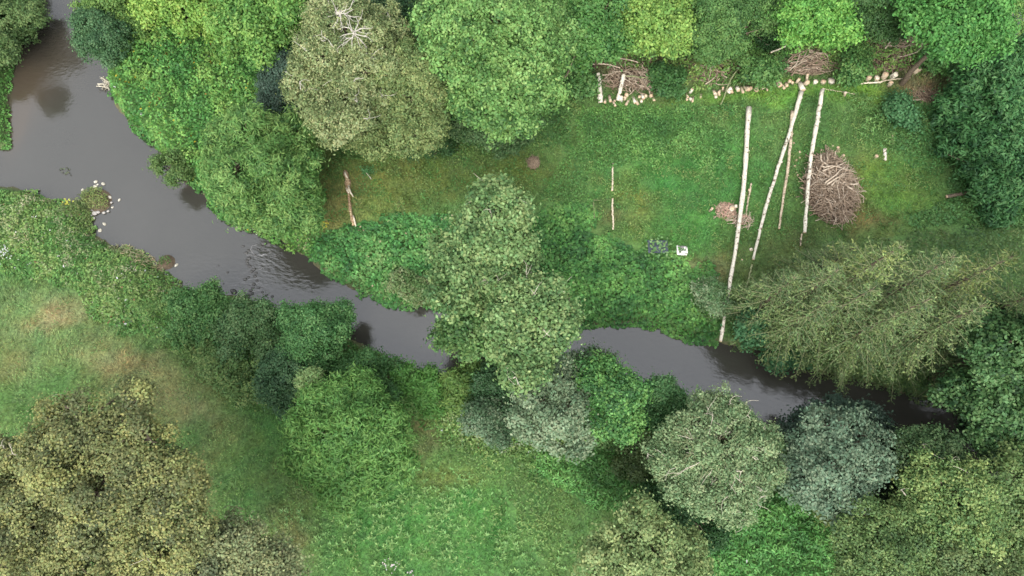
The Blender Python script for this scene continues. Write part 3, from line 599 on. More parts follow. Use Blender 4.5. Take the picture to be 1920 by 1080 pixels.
# overhanging tree in the middle
MG = [(68,108,54),(92,132,68),(116,152,84),(138,168,100)]
tree('pale grey green alder standing in the middle north of the river', 9.5, [(925,400,42),(890,430,40),(960,440,40),(900,480,50),(860,475,32),(940,500,48),(880,520,40),(915,370,28),(965,395,30),(860,540,34,-1)], 'broad', MG, drop=.4, base=(930,560), twigs=PALE, ntw=14)
tree('pale alder leaning right across the river in the middle', 9, [(1000,580,44),(1040,610,34),(970,610,46),(1010,640,44),(980,670,38),(1030,560,34),(960,560,36),(970,700,24),(1000,690,22),(1058,600,22)], 'broad', MG, drop=.2, base=(960,590), twigs=PALE, ntw=10)
tree('low spreading alder limb clump over the water left of the leaning alder', 5, [(880,610,36),(920,630,34),(855,630,26),(900,570,42),(940,590,36),(880,650,20)], 'broad', [(56,100,46),(82,126,58),(106,146,72)], base=(900,575))
shrub('variegated pale shrub on the north bank above the river', 1.2, [(775,540,22),(800,548,20),(750,532,18)], 'small', [(78,120,56),(110,146,80),(150,164,116)])
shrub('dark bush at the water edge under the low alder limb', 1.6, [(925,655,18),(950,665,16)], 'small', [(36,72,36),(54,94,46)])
# south bank hedge line, left to right
shrub('leafy green bush at the river edge left of the riffle foot', 2.6, [(385,580,36),(350,570,26),(415,600,30),(370,610,30)], 'small', [(58,110,50),(80,134,62),(106,152,80)])
shrub('greyish hawthorn between the two rounder riverside bushes', 2.8, [(455,600,34),(490,600,28),(440,640,32),(485,640,34)], 'small', [(58,100,52),(80,122,64),(106,144,88)])
shrub('round blue green bush touching the river below the riffle', 3.4, [(590,620,44),(560,600,28),(620,605,34),(600,655,38),(560,645,32)], 'small', [(54,108,52),(76,132,64),(102,154,84)])
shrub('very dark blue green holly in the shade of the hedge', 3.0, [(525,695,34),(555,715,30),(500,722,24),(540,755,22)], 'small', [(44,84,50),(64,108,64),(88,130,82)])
shrub('olive bramble mound on the meadow side of the hedge', 1.6, [(430,690,34),(400,660,28),(460,720,28)], 'small', [(78,118,56),(100,140,68),(126,154,82)])
shrub('small pale yellow green sapling in front of the round willow', 4.0, [(585,718,20),(600,735,16),(575,740,14)], 'small', [(104,146,76),(142,172,104)])
tree('big round light green willow dome in the lower meadow', 5.5, [(640,800,62),(590,800,46),(700,790,48),(650,860,58),(580,850,42),(710,850,44),(680,750,40),(630,750,36),(640,905,36),(700,895,30)], 'willow', [(60,112,40),(82,136,50),(104,154,64)])
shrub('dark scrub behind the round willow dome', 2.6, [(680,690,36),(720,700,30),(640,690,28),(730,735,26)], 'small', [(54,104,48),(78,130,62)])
shrub('bright green balsam clump on the bank left of the leaning alder', 1.8, [(770,705,24),(800,715,22),(810,745,24),(780,740,22)], 'willow', [(64,120,40),(90,150,54)])
shrub('yellowish nettle clump in front of the leaning alder', 1.6, [(855,725,22),(880,710,20),(870,750,22),(900,740,20)], 'willow', [(70,112,42),(108,146,58)])
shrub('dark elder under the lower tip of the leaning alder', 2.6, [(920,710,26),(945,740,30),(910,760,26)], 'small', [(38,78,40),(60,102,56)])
shrub('silvery sallow with green patch left of the grey dome', 2.8, [(905,790,26),(925,770,24),(940,810,24),(955,785,22)], 'small', [(62,100,60),(92,126,88),(118,142,110)])
tree('large grey green sallow dome on the lower bank', 5.5, [(1045,760,50),(1010,740,38),(1085,745,38),(1050,800,44),(1000,790,34),(1090,790,34),(1040,705,34)], 'plume', [(82,112,78),(110,138,100),(138,162,124)])
tree('bright green walnut beside the grey sallow dome', 6.0, [(1150,748,38),(1135,714,30),(1175,732,28),(1165,785,34),(1140,790,28),(1110,705,24)], 'plume', [(44,96,44),(62,122,50),(108,166,74)])
tree('dusky grey green tree at the water edge above the walnut', 5.0, [(1105,690,32),(1075,695,26),(1130,682,22)], 'airy', [(68,100,64),(96,126,84)])
tree('green alder bush at the river edge right of the walnut', 4.5, [(1240,732,28),(1215,750,26),(1265,754,24),(1235,775,26)], 'small', [(50,98,48),(72,124,64),(94,144,82)])
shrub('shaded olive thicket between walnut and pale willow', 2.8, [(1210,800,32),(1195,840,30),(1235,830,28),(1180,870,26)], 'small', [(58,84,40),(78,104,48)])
SW = tree('pale silvery willow full of bare twigs by the river', 7.5, [(1335,840,64),(1290,820,46),(1390,810,50),(1350,900,54),(1400,870,46),(1290,890,44),(1340,770,38),(1375,770,32),(1250,860,30),(1370,950,28)], 'birch', [(84,118,70),(112,144,92),(142,168,116)], twigs=PALE, ntw=46)
c0 = P(1335, 845, 6.9)
for k in range(30):
    a = k*.2094*1.03+RNG.normal()*.1; L_ = 1.0+1.5*RNG.random(); T = Tubes(4); e = c0+np.array([math.cos(a)*L_, math.sin(a)*L_, .15-.10*L_*L_+.2*RNG.random()])
    p = bend(c0+np.array([math.cos(a)*.15, math.sin(a)*.15, .1]), e, .06, 7, up=.05); T.add(p, np.linspace(.03, .008, 7))
    for j in (3, 4, 5): T.add(bend(p[j], p[j]+(e-c0)*.25+RNG.normal(size=3)*np.array([.25, .25, .08]), .1, 4), np.linspace(.014, .006, 4))
    T.build('bare_twig', TWIG if k % 3 else PALE, SW[0])
tree('tall blue grey poplar on the lower bank', 7.0, [(1560,850,56),(1520,870,42),(1605,850,44),(1560,900,44),(1530,820,34),(1590,810,30),(1620,890,30),(1510,910,26),(1540,790,24)], 'plume', [(66,96,70),(90,120,92),(118,146,114)])
tree('dark blue green tree leaning over the water behind the poplar', 4.2, [(1560,785,30),(1600,790,28),(1520,800,28),(1490,810,24),(1640,800,24)], 'plume', [(44,70,56),(66,94,76)])
tree('green tree on the bank right of the poplar', 6.0, [(1735,850,42),(1710,830,28),(1770,870,36),(1750,895,34),(1800,880,26)], 'small', [(52,86,46),(76,112,62),(100,132,80)])
tree('dark scrub tree in the gap right of the poplar', 4.0, [(1660,870,32),(1680,900,30),(1650,930,28)], 'small', [(30,58,36),(48,78,46)])
tree('yellow tipped olive tree in the lower right woodland', 7.5, [(1790,930,52),(1750,950,46),(1830,940,44),(1800,980,46),(1745,900,32),(1840,990,38)], 'airy', [(70,108,54),(98,136,66),(142,168,88)], twigs=PALE, ntw=6)
tree('green tree at the right edge of the lower woodland', 7.0, [(1900,900,46),(1880,940,42),(1920,960,50),(1880,1000,42),(1930,1040,50)], 'plume', [(66,98,48),(92,126,62),(118,146,78)])
tree('broad olive tree at the bottom right of the vivid balsam', 7.0, [(1650,1000,54),(1610,1020,42),(1700,990,46),(1660,1060,54),(1600,1070,36),(1720,1050,46)], 'small', [(66,100,50),(90,124,60),(114,144,74)])
tree('olive tree with dead leader at the bottom right edge', 6.5, [(1790,1050,48),(1850,1060,50),(1760,1090,46),(1890,1090,46)], 'small', [(62,90,48),(88,116,60),(112,136,76)], twigs=PALE, ntw=6)
shrub('pale ochre bush between the poplar and the vivid balsam', 2.4, [(1570,945,26),(1595,935,22),(1550,955,18)], 'small', [(90,116,54),(120,142,66)])
tree('light yellow green tree at the bottom edge below the silvery willow', 6.5, [(1200,1010,50),(1150,1030,42),(1250,1030,48),(1290,1050,38),(1200,1070,56),(1120,1060,34),(1270,1090,46),(1180,970,28)], 'plume', [(84,114,58),(114,142,78),(150,172,104)])
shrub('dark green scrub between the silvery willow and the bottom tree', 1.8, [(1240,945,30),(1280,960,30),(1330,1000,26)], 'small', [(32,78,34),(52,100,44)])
# oaks bottom left
OK_ = [(80,92,54),(102,114,66),(126,136,76),(152,160,86)]
OAK1 = [(190,860,78),(120,830,60),(250,830,62),(80,900,70),(170,940,84),(270,910,72),(330,900,50),(40,960,70),(230,1000,76),(110,1020,84),(320,980,58),(160,785,44),(240,780,42),(20,1040,70),(200,1080,70),(345,950,40),(100,790,36),(-40,900,70),(0,860,34)]
tree('huge golden olive oak filling the bottom left corner', 11.5, OAK1, 'oak', OK_, drop=.26, base=(190,950), twigs=PALE, ntw=14)
tree('second smaller oak at the bottom edge right of the huge oak', 9, [(440,1050,56),(390,1070,52),(490,1070,48),(520,1060,40),(350,1080,50),(420,1110,60),(470,1020,32),(540,1090,36)], 'oak', [(90,104,70),(116,130,86),(148,160,104)], drop=.34, base=(450,1050))

# ------------------------------------------------------------------ felled poles
def cut_disc(c, d, r, parent, mat=CUT, name='cut_end'):
    d = np.asarray(d, float); d /= np.linalg.norm(d); T = Tubes(12); T.add([c-d*.01, c+d*.012], [r*.93, r*.9], cap=True); return T.build(name, mat, parent, smooth=False)
def pole(name, label, p0, p1, r0, r1, mat, stubs=0, cat='log', lift=0.05, group=None, z1=None, z0=None, sides=12, part='stem', wob=.009, cut=CUT):
    """r0, r1 in photo pixels (half widths), ends on the ground"""
    a = P(*p0, z0 or 0); b = P(*p1, z1 or 0); n = 26; t = np.linspace(0, 1, n)[:, None]
    ra, rb = .86*r0*depth(*p0, 0), .86*r1*depth(*p1, 0); L_ = np.linalg.norm(b-a)
    p = a+(b-a)*t; rad = ra+(rb-ra)*t[:, 0]; side = np.array([-(b-a)[1], (b-a)[0], 0])/L_
    p = p+side*(np.sin(t*5+RNG.random()*6)*wob*L_+RNG.normal(size=(n, 1))*.012)
    gz = terrain(p[:, 0], p[:, 1]); za = gz[0]+ra+lift; zb = gz[-1]+rb+lift
    if z0 is not None: za = z0
    if z1 is not None: zb = z1
    line = za+(zb-za)*t[:, 0]; p[:, 2] = np.maximum(line, gz+rad*.8)
    root = empty(name, p[0]-np.array([0, 0, ra]), label, cat, group)
    T = Tubes(sides); T.add(p, rad*(1+.08*RNG.normal(size=n)), cap=True, rough=.12); T.build(part, mat, root)
    d = p[0]-p[1]; cut_disc(p[0], d, ra, root, cut)
    if r1 > 2.3: cut_disc(p[-1], p[-1]-p[-2], rb, root, cut)
    for k in range(stubs):
        j = RNG.integers(1, n-1); ang = RNG.random()*3.14; dr = side*math.cos(ang)+np.array([0, 0, 1.])*math.sin(ang)
        S = Tubes(6); S.add([p[j]+dr*rad[j]*.7, p[j]+dr*(rad[j]+.03+.04*RNG.random())], [.04, .03], cap=True); S.build('branch_stub', mat, root, smooth=False)
    return root
GP = 'felled poles laid down the clearing'
pole('felled_pole', 'longest white barked pole reaching from the lawn down to the river edge', (1405,206), (1356,641), 5.6, 3.2, BIRCH, 8, z1=.75, group=GP)
pole('felled_pole', 'long pole slanting down left from the log row and crossing a second one', (1496,176), (1411,489), 4.6, 2.8, BIRCH, 6, group=GP, lift=.12)
pole('felled_pole', 'slim pole half under the slanting pole', (1484,212), (1462,431), 3.6, 2.5, DARKBIRCH, 4, group=GP)
pole('felled_pole', 'pole lying across the left side of the big brush heap', (1539,168), (1507,436), 4.4, 3.4, BIRCH, 6, group=GP, z1=1.0, z0=.95)
pole('fallen_branch', 'thin mossy pole end below the slanting pole', (1409,498), (1388,575), 2.2, 1.6, TWIG, 2, cat='pole')
pole('fallen_branch', 'grey thin pole beside the longest pole at the chip heap', (1407,345), (1398,408), 2.0, 1.7, DARKBIRCH, 2, cat='pole')
pole('fallen_branch', 'short thin pole end emerging under the conifers', (1502,440), (1499,462), 1.8, 1.4, DARKBIRCH, 0, cat='pole')
pole('knobbly_post', 'thick knobbly white trunk section at the left end of the log row', (1120,138), (1127,192), 5.4, 5.2, BIRCH, 12, z0=1.0, z1=.25, cut=CUTPALE)
pole('knobbly_post', 'thinner leaning white trunk section beside the knobbly one', (1170,140), (1158,188), 4.4, 4.0, BIRCH, 8, z0=.95, z1=.2, cut=CUTPALE)
pole('fallen_log', 'brown fallen trunk at the foot of the right hedge', (1775,369), (1830,361), 4.0, 3.2, BARK, 2, z0=.3)
pole('wooden_rail', 'upper pale rail along the right side of the garden bed', (1149,308), (1147,359), 1.6, 2.4, BOARD, 0, cat='rail', sides=6)
pole('wooden_rail', 'lower pale rail along the right side of the garden bed', (1148,374), (1149,432), 2.3, 1.9, BOARD, 0, cat='rail', sides=6)
pole('wooden_rail', 'dull sunken rail along the left side of the garden bed', (1113,376), (1114,410), 1.1, 1.0, TWIG, 0, cat='rail', sides=6)
pole('wooden_rail', 'thin crosspiece at the top of the garden bed', (1114,376), (1146,375), .8, .8, TWIG, 0, cat='rail', sides=6)
pole('wooden_plank', 'white plank lying below the paired stones of the log row', (1614,158), (1654,154), 2.2, 2.2, CUTPALE, 0, cat='plank', sides=4, cut=CUTPALE)
pole('wooden_plank', 'narrow pale plank running on right from the white plank', (1652,153), (1706,146), 1.8, 1.2, BOARD, 0, cat='plank', sides=4)
pole('wooden_plank', 'thin pale batten on the lime green grass', (1542,167), (1602,178), 1.2, 1.0, BOARD, 0, cat='plank', sides=4)
pole('fallen_branch', 'thin grey pole lying across the brown patch by the hedge', (1710,190), (1760,180), 1.6, 1.3, BRUSHPALE, 0, cat='pole')
pole('fallen_branch', 'faint thin pole running into the hedge', (1764,179), (1812,169), 1.1, 1.0, TWIG, 0, cat='pole')
pole('fallen_branch', 'pale bare branch at the top edge above the dull green tree', (1688,16), (1706,0), 2.0, 1.4, PALE, 0, cat='branch', z0=5.0, z1=5.2)
pole('fallen_branch', 'long bent stick above the thick knobbly trunk', (1108,118), (1163,126), 1.6, 1.2, BRUSHPALE, 0, cat='branch', wob=.04, z0=.7, z1=.8)
pole('fallen_branch', 'curved stick left of the long bent stick', (1074,117), (1104,113), 1.4, 1.2, BRUSHPALE, 0, cat='branch', wob=.04, z0=.6, z1=.7)
pole('fallen_branch', 'forked pale stick highest in the scrub above the posts', (1118,67), (1178,86), 1.5, 1.0, TWIG, 0, cat='branch', wob=.05, z0=1.6, z1=1.6)
pole('fallen_branch', 'arched stick crossing the yellow green scrub', (1140,99), (1196,120), 1.3, 1.0, BRUSHPALE, 0, cat='branch', wob=.05, z0=1.2, z1=1.0)
pole('fallen_branch', 'straight mossy stick running right from the leaning trunk section', (1174,143), (1258,147), 1.5, 1.0, TWIG, 0, cat='branch', wob=.01, z0=.75, z1=.6)
pole('fallen_branch', 'thin arched branch dropping across the log row into the grass', (1388,124), (1348,195), 1.6, 1.2, TWIG, 0, cat='branch', wob=.04, z0=1.0, z1=.2)
pole('fallen_branch', 'mossy branch left of the middle brush heap', (1420,118), (1388,158), 1.5, 1.2, TWIG, 0, cat='branch', wob=.04, z0=1.0, z1=.4)
pole('fallen_branch', 'pale twisted branch above the mossy one', (1446,100), (1484,78), 1.8, 1.2, PALE, 0, cat='branch', wob=.05, z0=1.2, z1=1.6)
pole('log_section', 'short upright-looking white log on the lime lawn beside a round', (1657,281), (1658,302), 2.9, 2.9, BIRCH, 3, cat='log', cut=CUTPALE)
pole('log_section', 'weathered grey post fallen near the low blue green shrub', (1665,195), (1667,214), 2.8, 2.2, DARKBIRCH, 1, cat='log')
pole('log_section', 'faint short log above the white log on the lime lawn', (1672,255), (1673,272), 1.9, 1.9, DARKBIRCH, 0, cat='log')
# rotten trunk
a, b = P(648,322), P(664,425); n = 22; t = np.linspace(0, 1, n)[:, None]; p = a+(b-a)*t; p[:, 2] = terrain(p[:, 0], p[:, 1])+.12
p[:, 0] += np.sin(t[:, 0]*7)*.05
root = empty('rotten_trunk', p[0]-np.array([0, 0, .12]), 'splintered rotting trunk lying on the dry lawn below the willow', 'log')
T = Tubes(9); T.add(p, (.16+.06*np.sin(t[:, 0]*9))*(1-.45*t[:, 0])*(1+.2*RNG.normal(size=n)), cap=True, rough=.55); T.build('decayed_stem', ROT, root)
for (o0, o1) in (((655,352),(664,372)),((651,356),(656,366)),((664,408),(669,428)),((648,326),(654,338))):
    S = Tubes(4); q0, q1 = P(*o0), P(*o1); q0[2] += .3; q1[2] += .25; S.add(bend(q0, q1, .03, 4), [.05, .07, .06, .02], cap=True); S.build('splinter', CUTPALE, root)
# log rounds
def rnd(px, py, r=4.2, h=.34, pale=False, tilt=.35, az=None, label=None, group=None, mat=None, name='log_round', lying=False):
    q = P(px, py); rr = r*depth(px, py, 0); gz = float(terrain(q[0:1], q[1:2])[0])
    az = RNG.random()*6.28 if az is None else az; tl = tilt*RNG.random()
    if lying: az = -1.57+RNG.normal()*.25; tl = 1.0+.45*RNG.random(); rr *= .95; gz += rr*.8
    d = np.array([math.cos(az)*math.sin(tl), math.sin(az)*math.sin(tl), math.cos(tl)])
    c0 = np.array([q[0], q[1], gz-.05]); hh = h*(.5+.9*RNG.random()); rr *= .8+.35*RNG.random()
    root = empty(name, c0, label, 'log round', group)
    T = Tubes(11); T.add([c0, c0+d*hh*.5, c0+d*hh], [rr*1.06, rr, rr], cap=True, rough=.32); T.build('bark_side', mat or (BIRCH if pale and RNG.random() < .5 else DARKBIRCH), root, smooth=False)
    cut_disc(c0+d*hh, d, rr*.93, root, CUTPALE if pale and RNG.random() < .5 else CUT)
ROW = [('standing left of the leaning trunk section', [(1135,190,3.2,0),(1142,182,3.6,0),(1148,192,3,0),(1152,188,2.6,0)]),
 ('packed between the leaning trunk section and the ivy', [(1164,191,3.4,1),(1171,189,3.6,0),(1176,181,3.6,0),(1180,187,3,1),(1187,185,3.2,1),(1193,188,3.2,1),(1198,184,3.2,0),(1203,178,3.0,1),(1203,186,3.2,1),(1211,183,3.6,0),(1218,182,3.8,0),(1224,184,2.8,0)]),
 ('in the small pair of stacks left of the row centre', [(1287,178,2.6,1),(1293,177,2.8,1),(1287,184,2.4,1),(1293,185,2.8,1),(1300,183,2.2,0),(1315,177,2,1)]),
 ('set like pickets under the crossed brush sticks', [(1337,172,3,1),(1341,174,2.6,1),(1345,173,2.6,0),(1350,171,2.8,1),(1355,172,2.4,1),(1360,171,3,1),(1366,171,2.8,1),(1371,168,3.2,1),(1381,166,4.0,1),(1388,163,2.4,0),(1394,163,2.4,0)]),
 ('half sunk in the row below the mossy branch', [(1400,166,4,0),(1406,168,3.4,0),(1419,163,4,0),(1428,168,2.4,0),(1436,166,2.2,0)]),
 ('in the row under the middle brush heap', [(1457,158,4.4,1),(1466,161,2.6,0),(1472,160,4,0),(1479,158,3.2,1),(1485,160,2.6,1),(1491,159,2.6,0),(1498,160,4.8,1),(1507,160,4.2,0),(1512,157,2.6,0)])]
for where, L_ in ROW:
    for (x_, y_, r_, pl) in L_: rnd(x_, y_-2, r_, .52, pl, .4, lying=RNG.random() < .7, label='%s sawn log round %s' % ('pale' if pl else 'brownish', where), group='log rounds '+where+(' pale' if pl else ' brownish'))
for (x_, y_, r_, pl, l_) in [(1527,156,4.6,1,'first single round right of the crowded row'),(1542,157,4.8,0,'round between two single rounds right of the crowded row'),(1558,154,5.6,1,'largest tall round at the right of the crowded row'),(1571,156,3.8,0,'brown round just right of the largest tall round'),
  (1627,149,4.2,1,'small pale round left of the stone-like pair above the white plank'),(1642,147,5.8,1,'broad round above the white plank, left one of a pair'),(1656,146,5.8,0,'broad round above the white plank, right one of a pair'),(1671,143,5,1,'yellowish round at the end of the white plank'),
  (1715,137,5.8,0,'large brown round at the end of the narrow plank'),(1744,132,2.8,0,'tiny round in the grass right of the large brown one'),(1772,131,4,0,'last small round before the sycamore shade'),(1817,177,5,0,'single round at the edge of the right hedge'),
  (1666,160,3.6,1,'chalk white block just below the narrow plank'),(1583,180,2.6,1,'small whitish block on the lime grass strip'),(1641,295,3.6,1,'small round with dark heart beside the short white log')]:
    rnd(x_, y_, r_, .4, pl, .4, label=l_)
for (x_, y_, r_) in [(1489,269,2.2),(1498,286,3.2),(1499,297,2.8),(1493,301,3.4),(1511,296,2.4),(1490,312,3.2),(1492,324,2.8),(1495,331,2.8)]:
    rnd(x_, y_, r_*.8, .12, False, 1.2, label='small pale sawn block on the grass between pole and brush heap', group='small blocks left of the brush heap')
for (x_, y_, r_) in [(1559,273,2.8),(1544,282,2.6),(1570,277,3),(1579,292,3),(1572,286,2.6)]:
    rnd(x_, y_, r_*.8, .2, False, 1.4, label='small pale sawn block at the upper tip of the brush heap', group='small blocks at the heap tip')
for (x_, y_, r_, l_) in [(1371,394,4.2,'hollow round half buried in the chip heap'),(1377,387,3.2,'small round at the top of the chip heap touching the longest pole'),(1389,411,5,'smooth oval round on the right of the chip heap'),(1331,395,2.6,'lone block left of the chip heap')]:
    rnd(x_, y_, r_, .35, True, .5, label=l_)
for (x_, y_, r_) in [(1408,467,3),(1391,487,2),(1404,357,2.4)]: rnd(x_, y_, r_, .2, True, .5, label='pale block lying in the grass beside the slanting pole', group='blocks beside the slanting pole')

undergrowth('row_weeds', 'weeds and dead stalks growing over the row of log rounds', [(1125,178),(1240,176),(1340,166),(1450,156),(1560,148),(1720,132),(1820,140),(1820,182),(1700,150),(1560,166),(1450,172),(1340,184),(1240,196),(1125,202)], [(60,98,44),(90,128,54),(132,136,84)], .5, 120, .16, .35, 141, gap=.44, rough=.5)
# ------------------------------------------------------------------ brush heaps
def heap(label, cx_, cy_, rx, ry, ht, n, mat, name='brush_heap', ang=None, L0=1.3, mound=True, rad=.016, cat='brush heap', pale=0, chips=None, mat2=BRUSHDARK, limbs=0, egg=0):
    q = P(cx_, cy_); s = depth(cx_, cy_, 0); RX, RY = rx*s, ry*s; gz = float(terrain(q[0:1], q[1:2])[0])
    root = empty(name, (q[0], q[1], gz), label, cat)
    if mound:
        k = 40; a = np.linspace(-1, 1, k); XX, YY = np.meshgrid(a, a); XX = XX.ravel(); YY = YY.ravel(); rr = np.hypot(XX, YY)+(fbm(XX*3+cx_, YY*3, 2)-.5)*.5
        x = q[0]+XX*RX*.95*(1-egg*np.clip(YY, 0, 1)); y = q[1]+YY*RY*.95; z = terrain(x, y)-.05+np.clip(1-rr**1.7, -.15, 1)*ht*.75+np.clip(1-rr, 0, .4)*(RNG.random(len(x))*.22)
        i = (np.arange(k-1)[:, None]*k+np.arange(k-1)[None]).ravel(); F = np.stack([i, i+1, i+k+1, i+k], -1); ok = (rr[F] < 1.08).all(1)
        mesh('litter_mound', np.stack([x, y, z], -1), F[ok], mat2, root)
    for mt, m_, nm in ((mat, n, 'tangled_sticks'), (BRUSHPALE, int(n*pale), 'pale_sticks')):
        if not m_: continue
        T = Tubes(4)
        for k in range(m_):
            r = math.sqrt(RNG.random())*.92; a = RNG.random()*6.28; cx1 = q[0]+RX*r*math.cos(a)*(1-egg*max(0, r*math.sin(a))); cy1 = q[1]+RY*r*math.sin(a)
            z = gz+.04+max(0, 1-r**1.7)*ht*(.75+.35*RNG.random())
            th = (RNG.random()*6.28 if ang is None else ang+RNG.normal()*.5); L_ = L0*(.4+.9*RNG.random())*(1-.25*r)
            dv = np.array([math.cos(th), math.sin(th), RNG.normal()*.14])*L_/2; c = np.array([cx1, cy1, z])
            T.add(bend(c-dv, c+dv, .13, 6), np.linspace(rad*(1+RNG.random()), rad*.4, 6))
        T.build(nm, mt, root)
    for k in range(limbs):
        T = Tubes(6); r = RNG.random()*.6; a = RNG.random()*6.28; c = np.array([q[0]+RX*r*math.cos(a), q[1]+RY*r*math.sin(a), gz+.1+(1-r**1.7)*ht*1.02]); th = RNG.random()*6.28
        dv = np.array([math.cos(th), math.sin(th), -.1])*(.6+.7*RNG.random()); T.add(bend(c-dv, c+dv, .08, 7), np.linspace(.055, .02, 7), cap=True); T.build('thick_limb', BRUSHPALE if RNG.random() < .6 else BRUSH, root)
    if chips:
        n_ = chips; r = np.sqrt(RNG.random(n_))*.95; a = RNG.random(n_)*6.28; x = q[0]+RX*r*np.cos(a); y = q[1]+RY*r*np.sin(a)
        c = np.stack([x, y, terrain(x, y)+.04+np.clip(1-r**1.7, 0, 1)*ht], -1); V, F = leaf_quads(c, np.array([0, 0, 1.])+RNG.normal(size=c.shape)*.5, .13, .6)
        mesh('bark_chips', V, F, CHIP, root)
    return root
heap('big brown brush heap of tangled branches in the right clearing', 1552, 355, 52, 76, 1.3, 620, BRUSH, pale=.25, L0=1.6, rad=.02, limbs=20, egg=.5)
heap('heap of bark chips and offcuts beside the longest pole', 1361, 396, 21, 19, .22, 40, BRUSH, 'chip_heap', chips=520, L0=.8, cat='chip heap', pale=.3)
heap('stick bundle at the lower right of the chip heap', 1391, 413, 19, 13, .3, 34, BRUSHPALE, 'stick_bundle', ang=.6, L0=1.2, mound=False, cat='sticks', chips=160)
heap('crossed grey sticks over a brown brush heap above the log pickets', 1322, 132, 44, 24, .6, 70, BRUSH, pale=.5, L0=2.0, rad=.026)
heap('small brown brush fan left of the crossed sticks', 1284, 132, 12, 20, .5, 70, BRUSH, ang=1.3, L0=1.0)
heap('brown dry twig patch right of the crossed sticks', 1382, 128, 22, 20, .5, 60, BRUSH, L0=1.0)
heap('middle brush heap behind the crowded log row', 1512, 122, 50, 26, .8, 120, BRUSH, pale=.25, L0=2.0, ang=.15, rad=.024)
heap('right brush heap of long brown branches above the planks', 1676, 92, 52, 28, .9, 170, BRUSH, pale=.15, L0=2.2, ang=.35, rad=.022)
heap('flat brown brush litter below the right brush heap', 1665, 122, 50, 16, .35, 60, BRUSH, L0=1.0)
heap('loose sticks around the two white trunk sections', 1185, 150, 58, 26, .4, 90, BRUSH, pale=.6, L0=1.8, rad=.022)
heap('twiggy dead brush right of the leaning trunk section', 1222, 148, 28, 22, .45, 60, BRUSHPALE, L0=1.5, rad=.02)
heap('reddish brush litter under the thin grey pole', 1738, 182, 28, 16, .25, 70, BRUSH, L0=1.0)
heap('brown brush litter under the sycamore edge', 1800, 150, 26, 18, .3, 50, BRUSH, L0=1.0)
heap('tiny brown brush patch under the thorn tree at the top', 1445, 78, 18, 15, .5, 50, BRUSH, L0=.9)
heap('small dark heap of twigs between the dull green tree and the maple', 1606, 50, 18, 14, .6, 50, BRUSH, L0=.9)
heap('tangle of bleached driftwood caught on the upper river bank', 196, 152, 15, 12, .35, 26, PALE, 'driftwood', L0=1.0, mound=False, cat='driftwood', rad=.03)
# round mound of cuttings
q = P(1000, 307); s = depth(1000, 307, 0); r = 13*s; gz = float(terrain(q[0:1], q[1:2])[0])
k = 36; a = np.linspace(-1, 1, k); XX, YY = np.meshgrid(a, a); XX = XX.ravel(); YY = YY.ravel(); rr = np.hypot(XX, YY)+(fbm(XX*2, YY*2, 2)-.5)*.3
i = (np.arange(k-1)[:, None]*k+np.arange(k-1)[None]).ravel(); F = np.stack([i, i+1, i+k+1, i+k], -1); ok = (rr[F] < 1.05).all(1)
root = empty('compost_mound', (q[0], q[1], gz), 'small round brown mound of old cuttings alone on the upper lawn', 'mound')
mesh('packed_cuttings', np.stack([q[0]+XX*r, q[1]+YY*r, gz-.05+np.sqrt(np.clip(1-rr**2, 0, 1))*.45+RNG.random(len(XX))*.05], -1), F[ok], HAY, root)
T = Tubes(4)
for k in range(60):
    a = RNG.random()*6.28; rr_ = RNG.random()**.5*r; c = np.array([q[0]+rr_*math.cos(a), q[1]+rr_*math.sin(a), gz+.42*math.sqrt(max(0, 1-(rr_/r)**2))+.02]); dv = RNG.normal(size=3)*np.array([.14, .14, .02]); T.add(bend(c-dv, c+dv, .1, 4), .012)
T.build('dry_stalks', BRUSH, root)

# ------------------------------------------------------------------ stones in the river
def stone(label, px, py, r, mat=STONE, z=WZ, flat=.6, group=None, el=1.3, ang=0):
    q = P(px, py, z); s = r*depth(px, py, z); V = []; F = []; nu, nv = 12, 8
    th = np.linspace(0, math.pi, nv+1)[:, None]; ph = np.arange(nu)*2*math.pi/nu
    d = np.stack([np.sin(th)*np.cos(ph), np.sin(th)*np.sin(ph), np.cos(th)*np.ones(nu)], -1)
    f = .75+.5*fbm(d[..., 0]*1.6+px, d[..., 1]*1.6+d[..., 2]+py, 3)
    p = d*f[..., None]*np.array([s*el, s, s*flat]); c, s_ = math.cos(ang), math.sin(ang)
    p = np.stack([p[..., 0]*c-p[..., 1]*s_, p[..., 0]*s_+p[..., 1]*c, p[..., 2]], -1)
    V = p.reshape(-1, 3)+np.array([q[0], q[1], z+s*flat*.25]); i = np.arange(nv)[:, None]*nu; j = np.arange(nu)[None]; j2 = (j+1) % nu
    o = mesh('river_stone', V, np.stack([i+j, i+nu+j, i+nu+j2, i+j2], -1).reshape(-1, 4), mat, smooth=True)
    return tag(o, label, 'stone', group)
GS = 'pale stones round the gravel islet'
for (x_, y_, r_, e_, a_, l_) in [(180,341,3.2,1.2,.3,'topmost pale stone above the grassy islet'),(194,345,3.2,1.3,-.8,'pale oval stone right of the topmost islet stone'),(179,350,3.6,1.2,.1,'broad pale stone touching the top of the islet'),(183,346,1.8,1.2,.1,'pebble wedged between the islet top stones'),
   (155,356,2.4,1.1,1.4,'pale stone at the upper left rim of the islet'),(224,375,2.4,1.3,1.3,'lone pale stone standing in the water right of the islet'),(206,370,3.2,1.3,-.5,'grey white stone on the right rim of the islet'),(211,389,2.2,1.2,.4,'small stone on the lower right rim of the islet'),
   (196,420,2.6,1.7,-.7,'long pale stone in the water below the islet'),(188,432,3.4,1.2,1.0,'wedge shaped pale stone nearest the reed fringe'),(331,497,2.6,1.6,.8,'pale stone beside the small weedy islet')]:
    stone(l_, x_, y_, r_, el=e_, ang=a_)
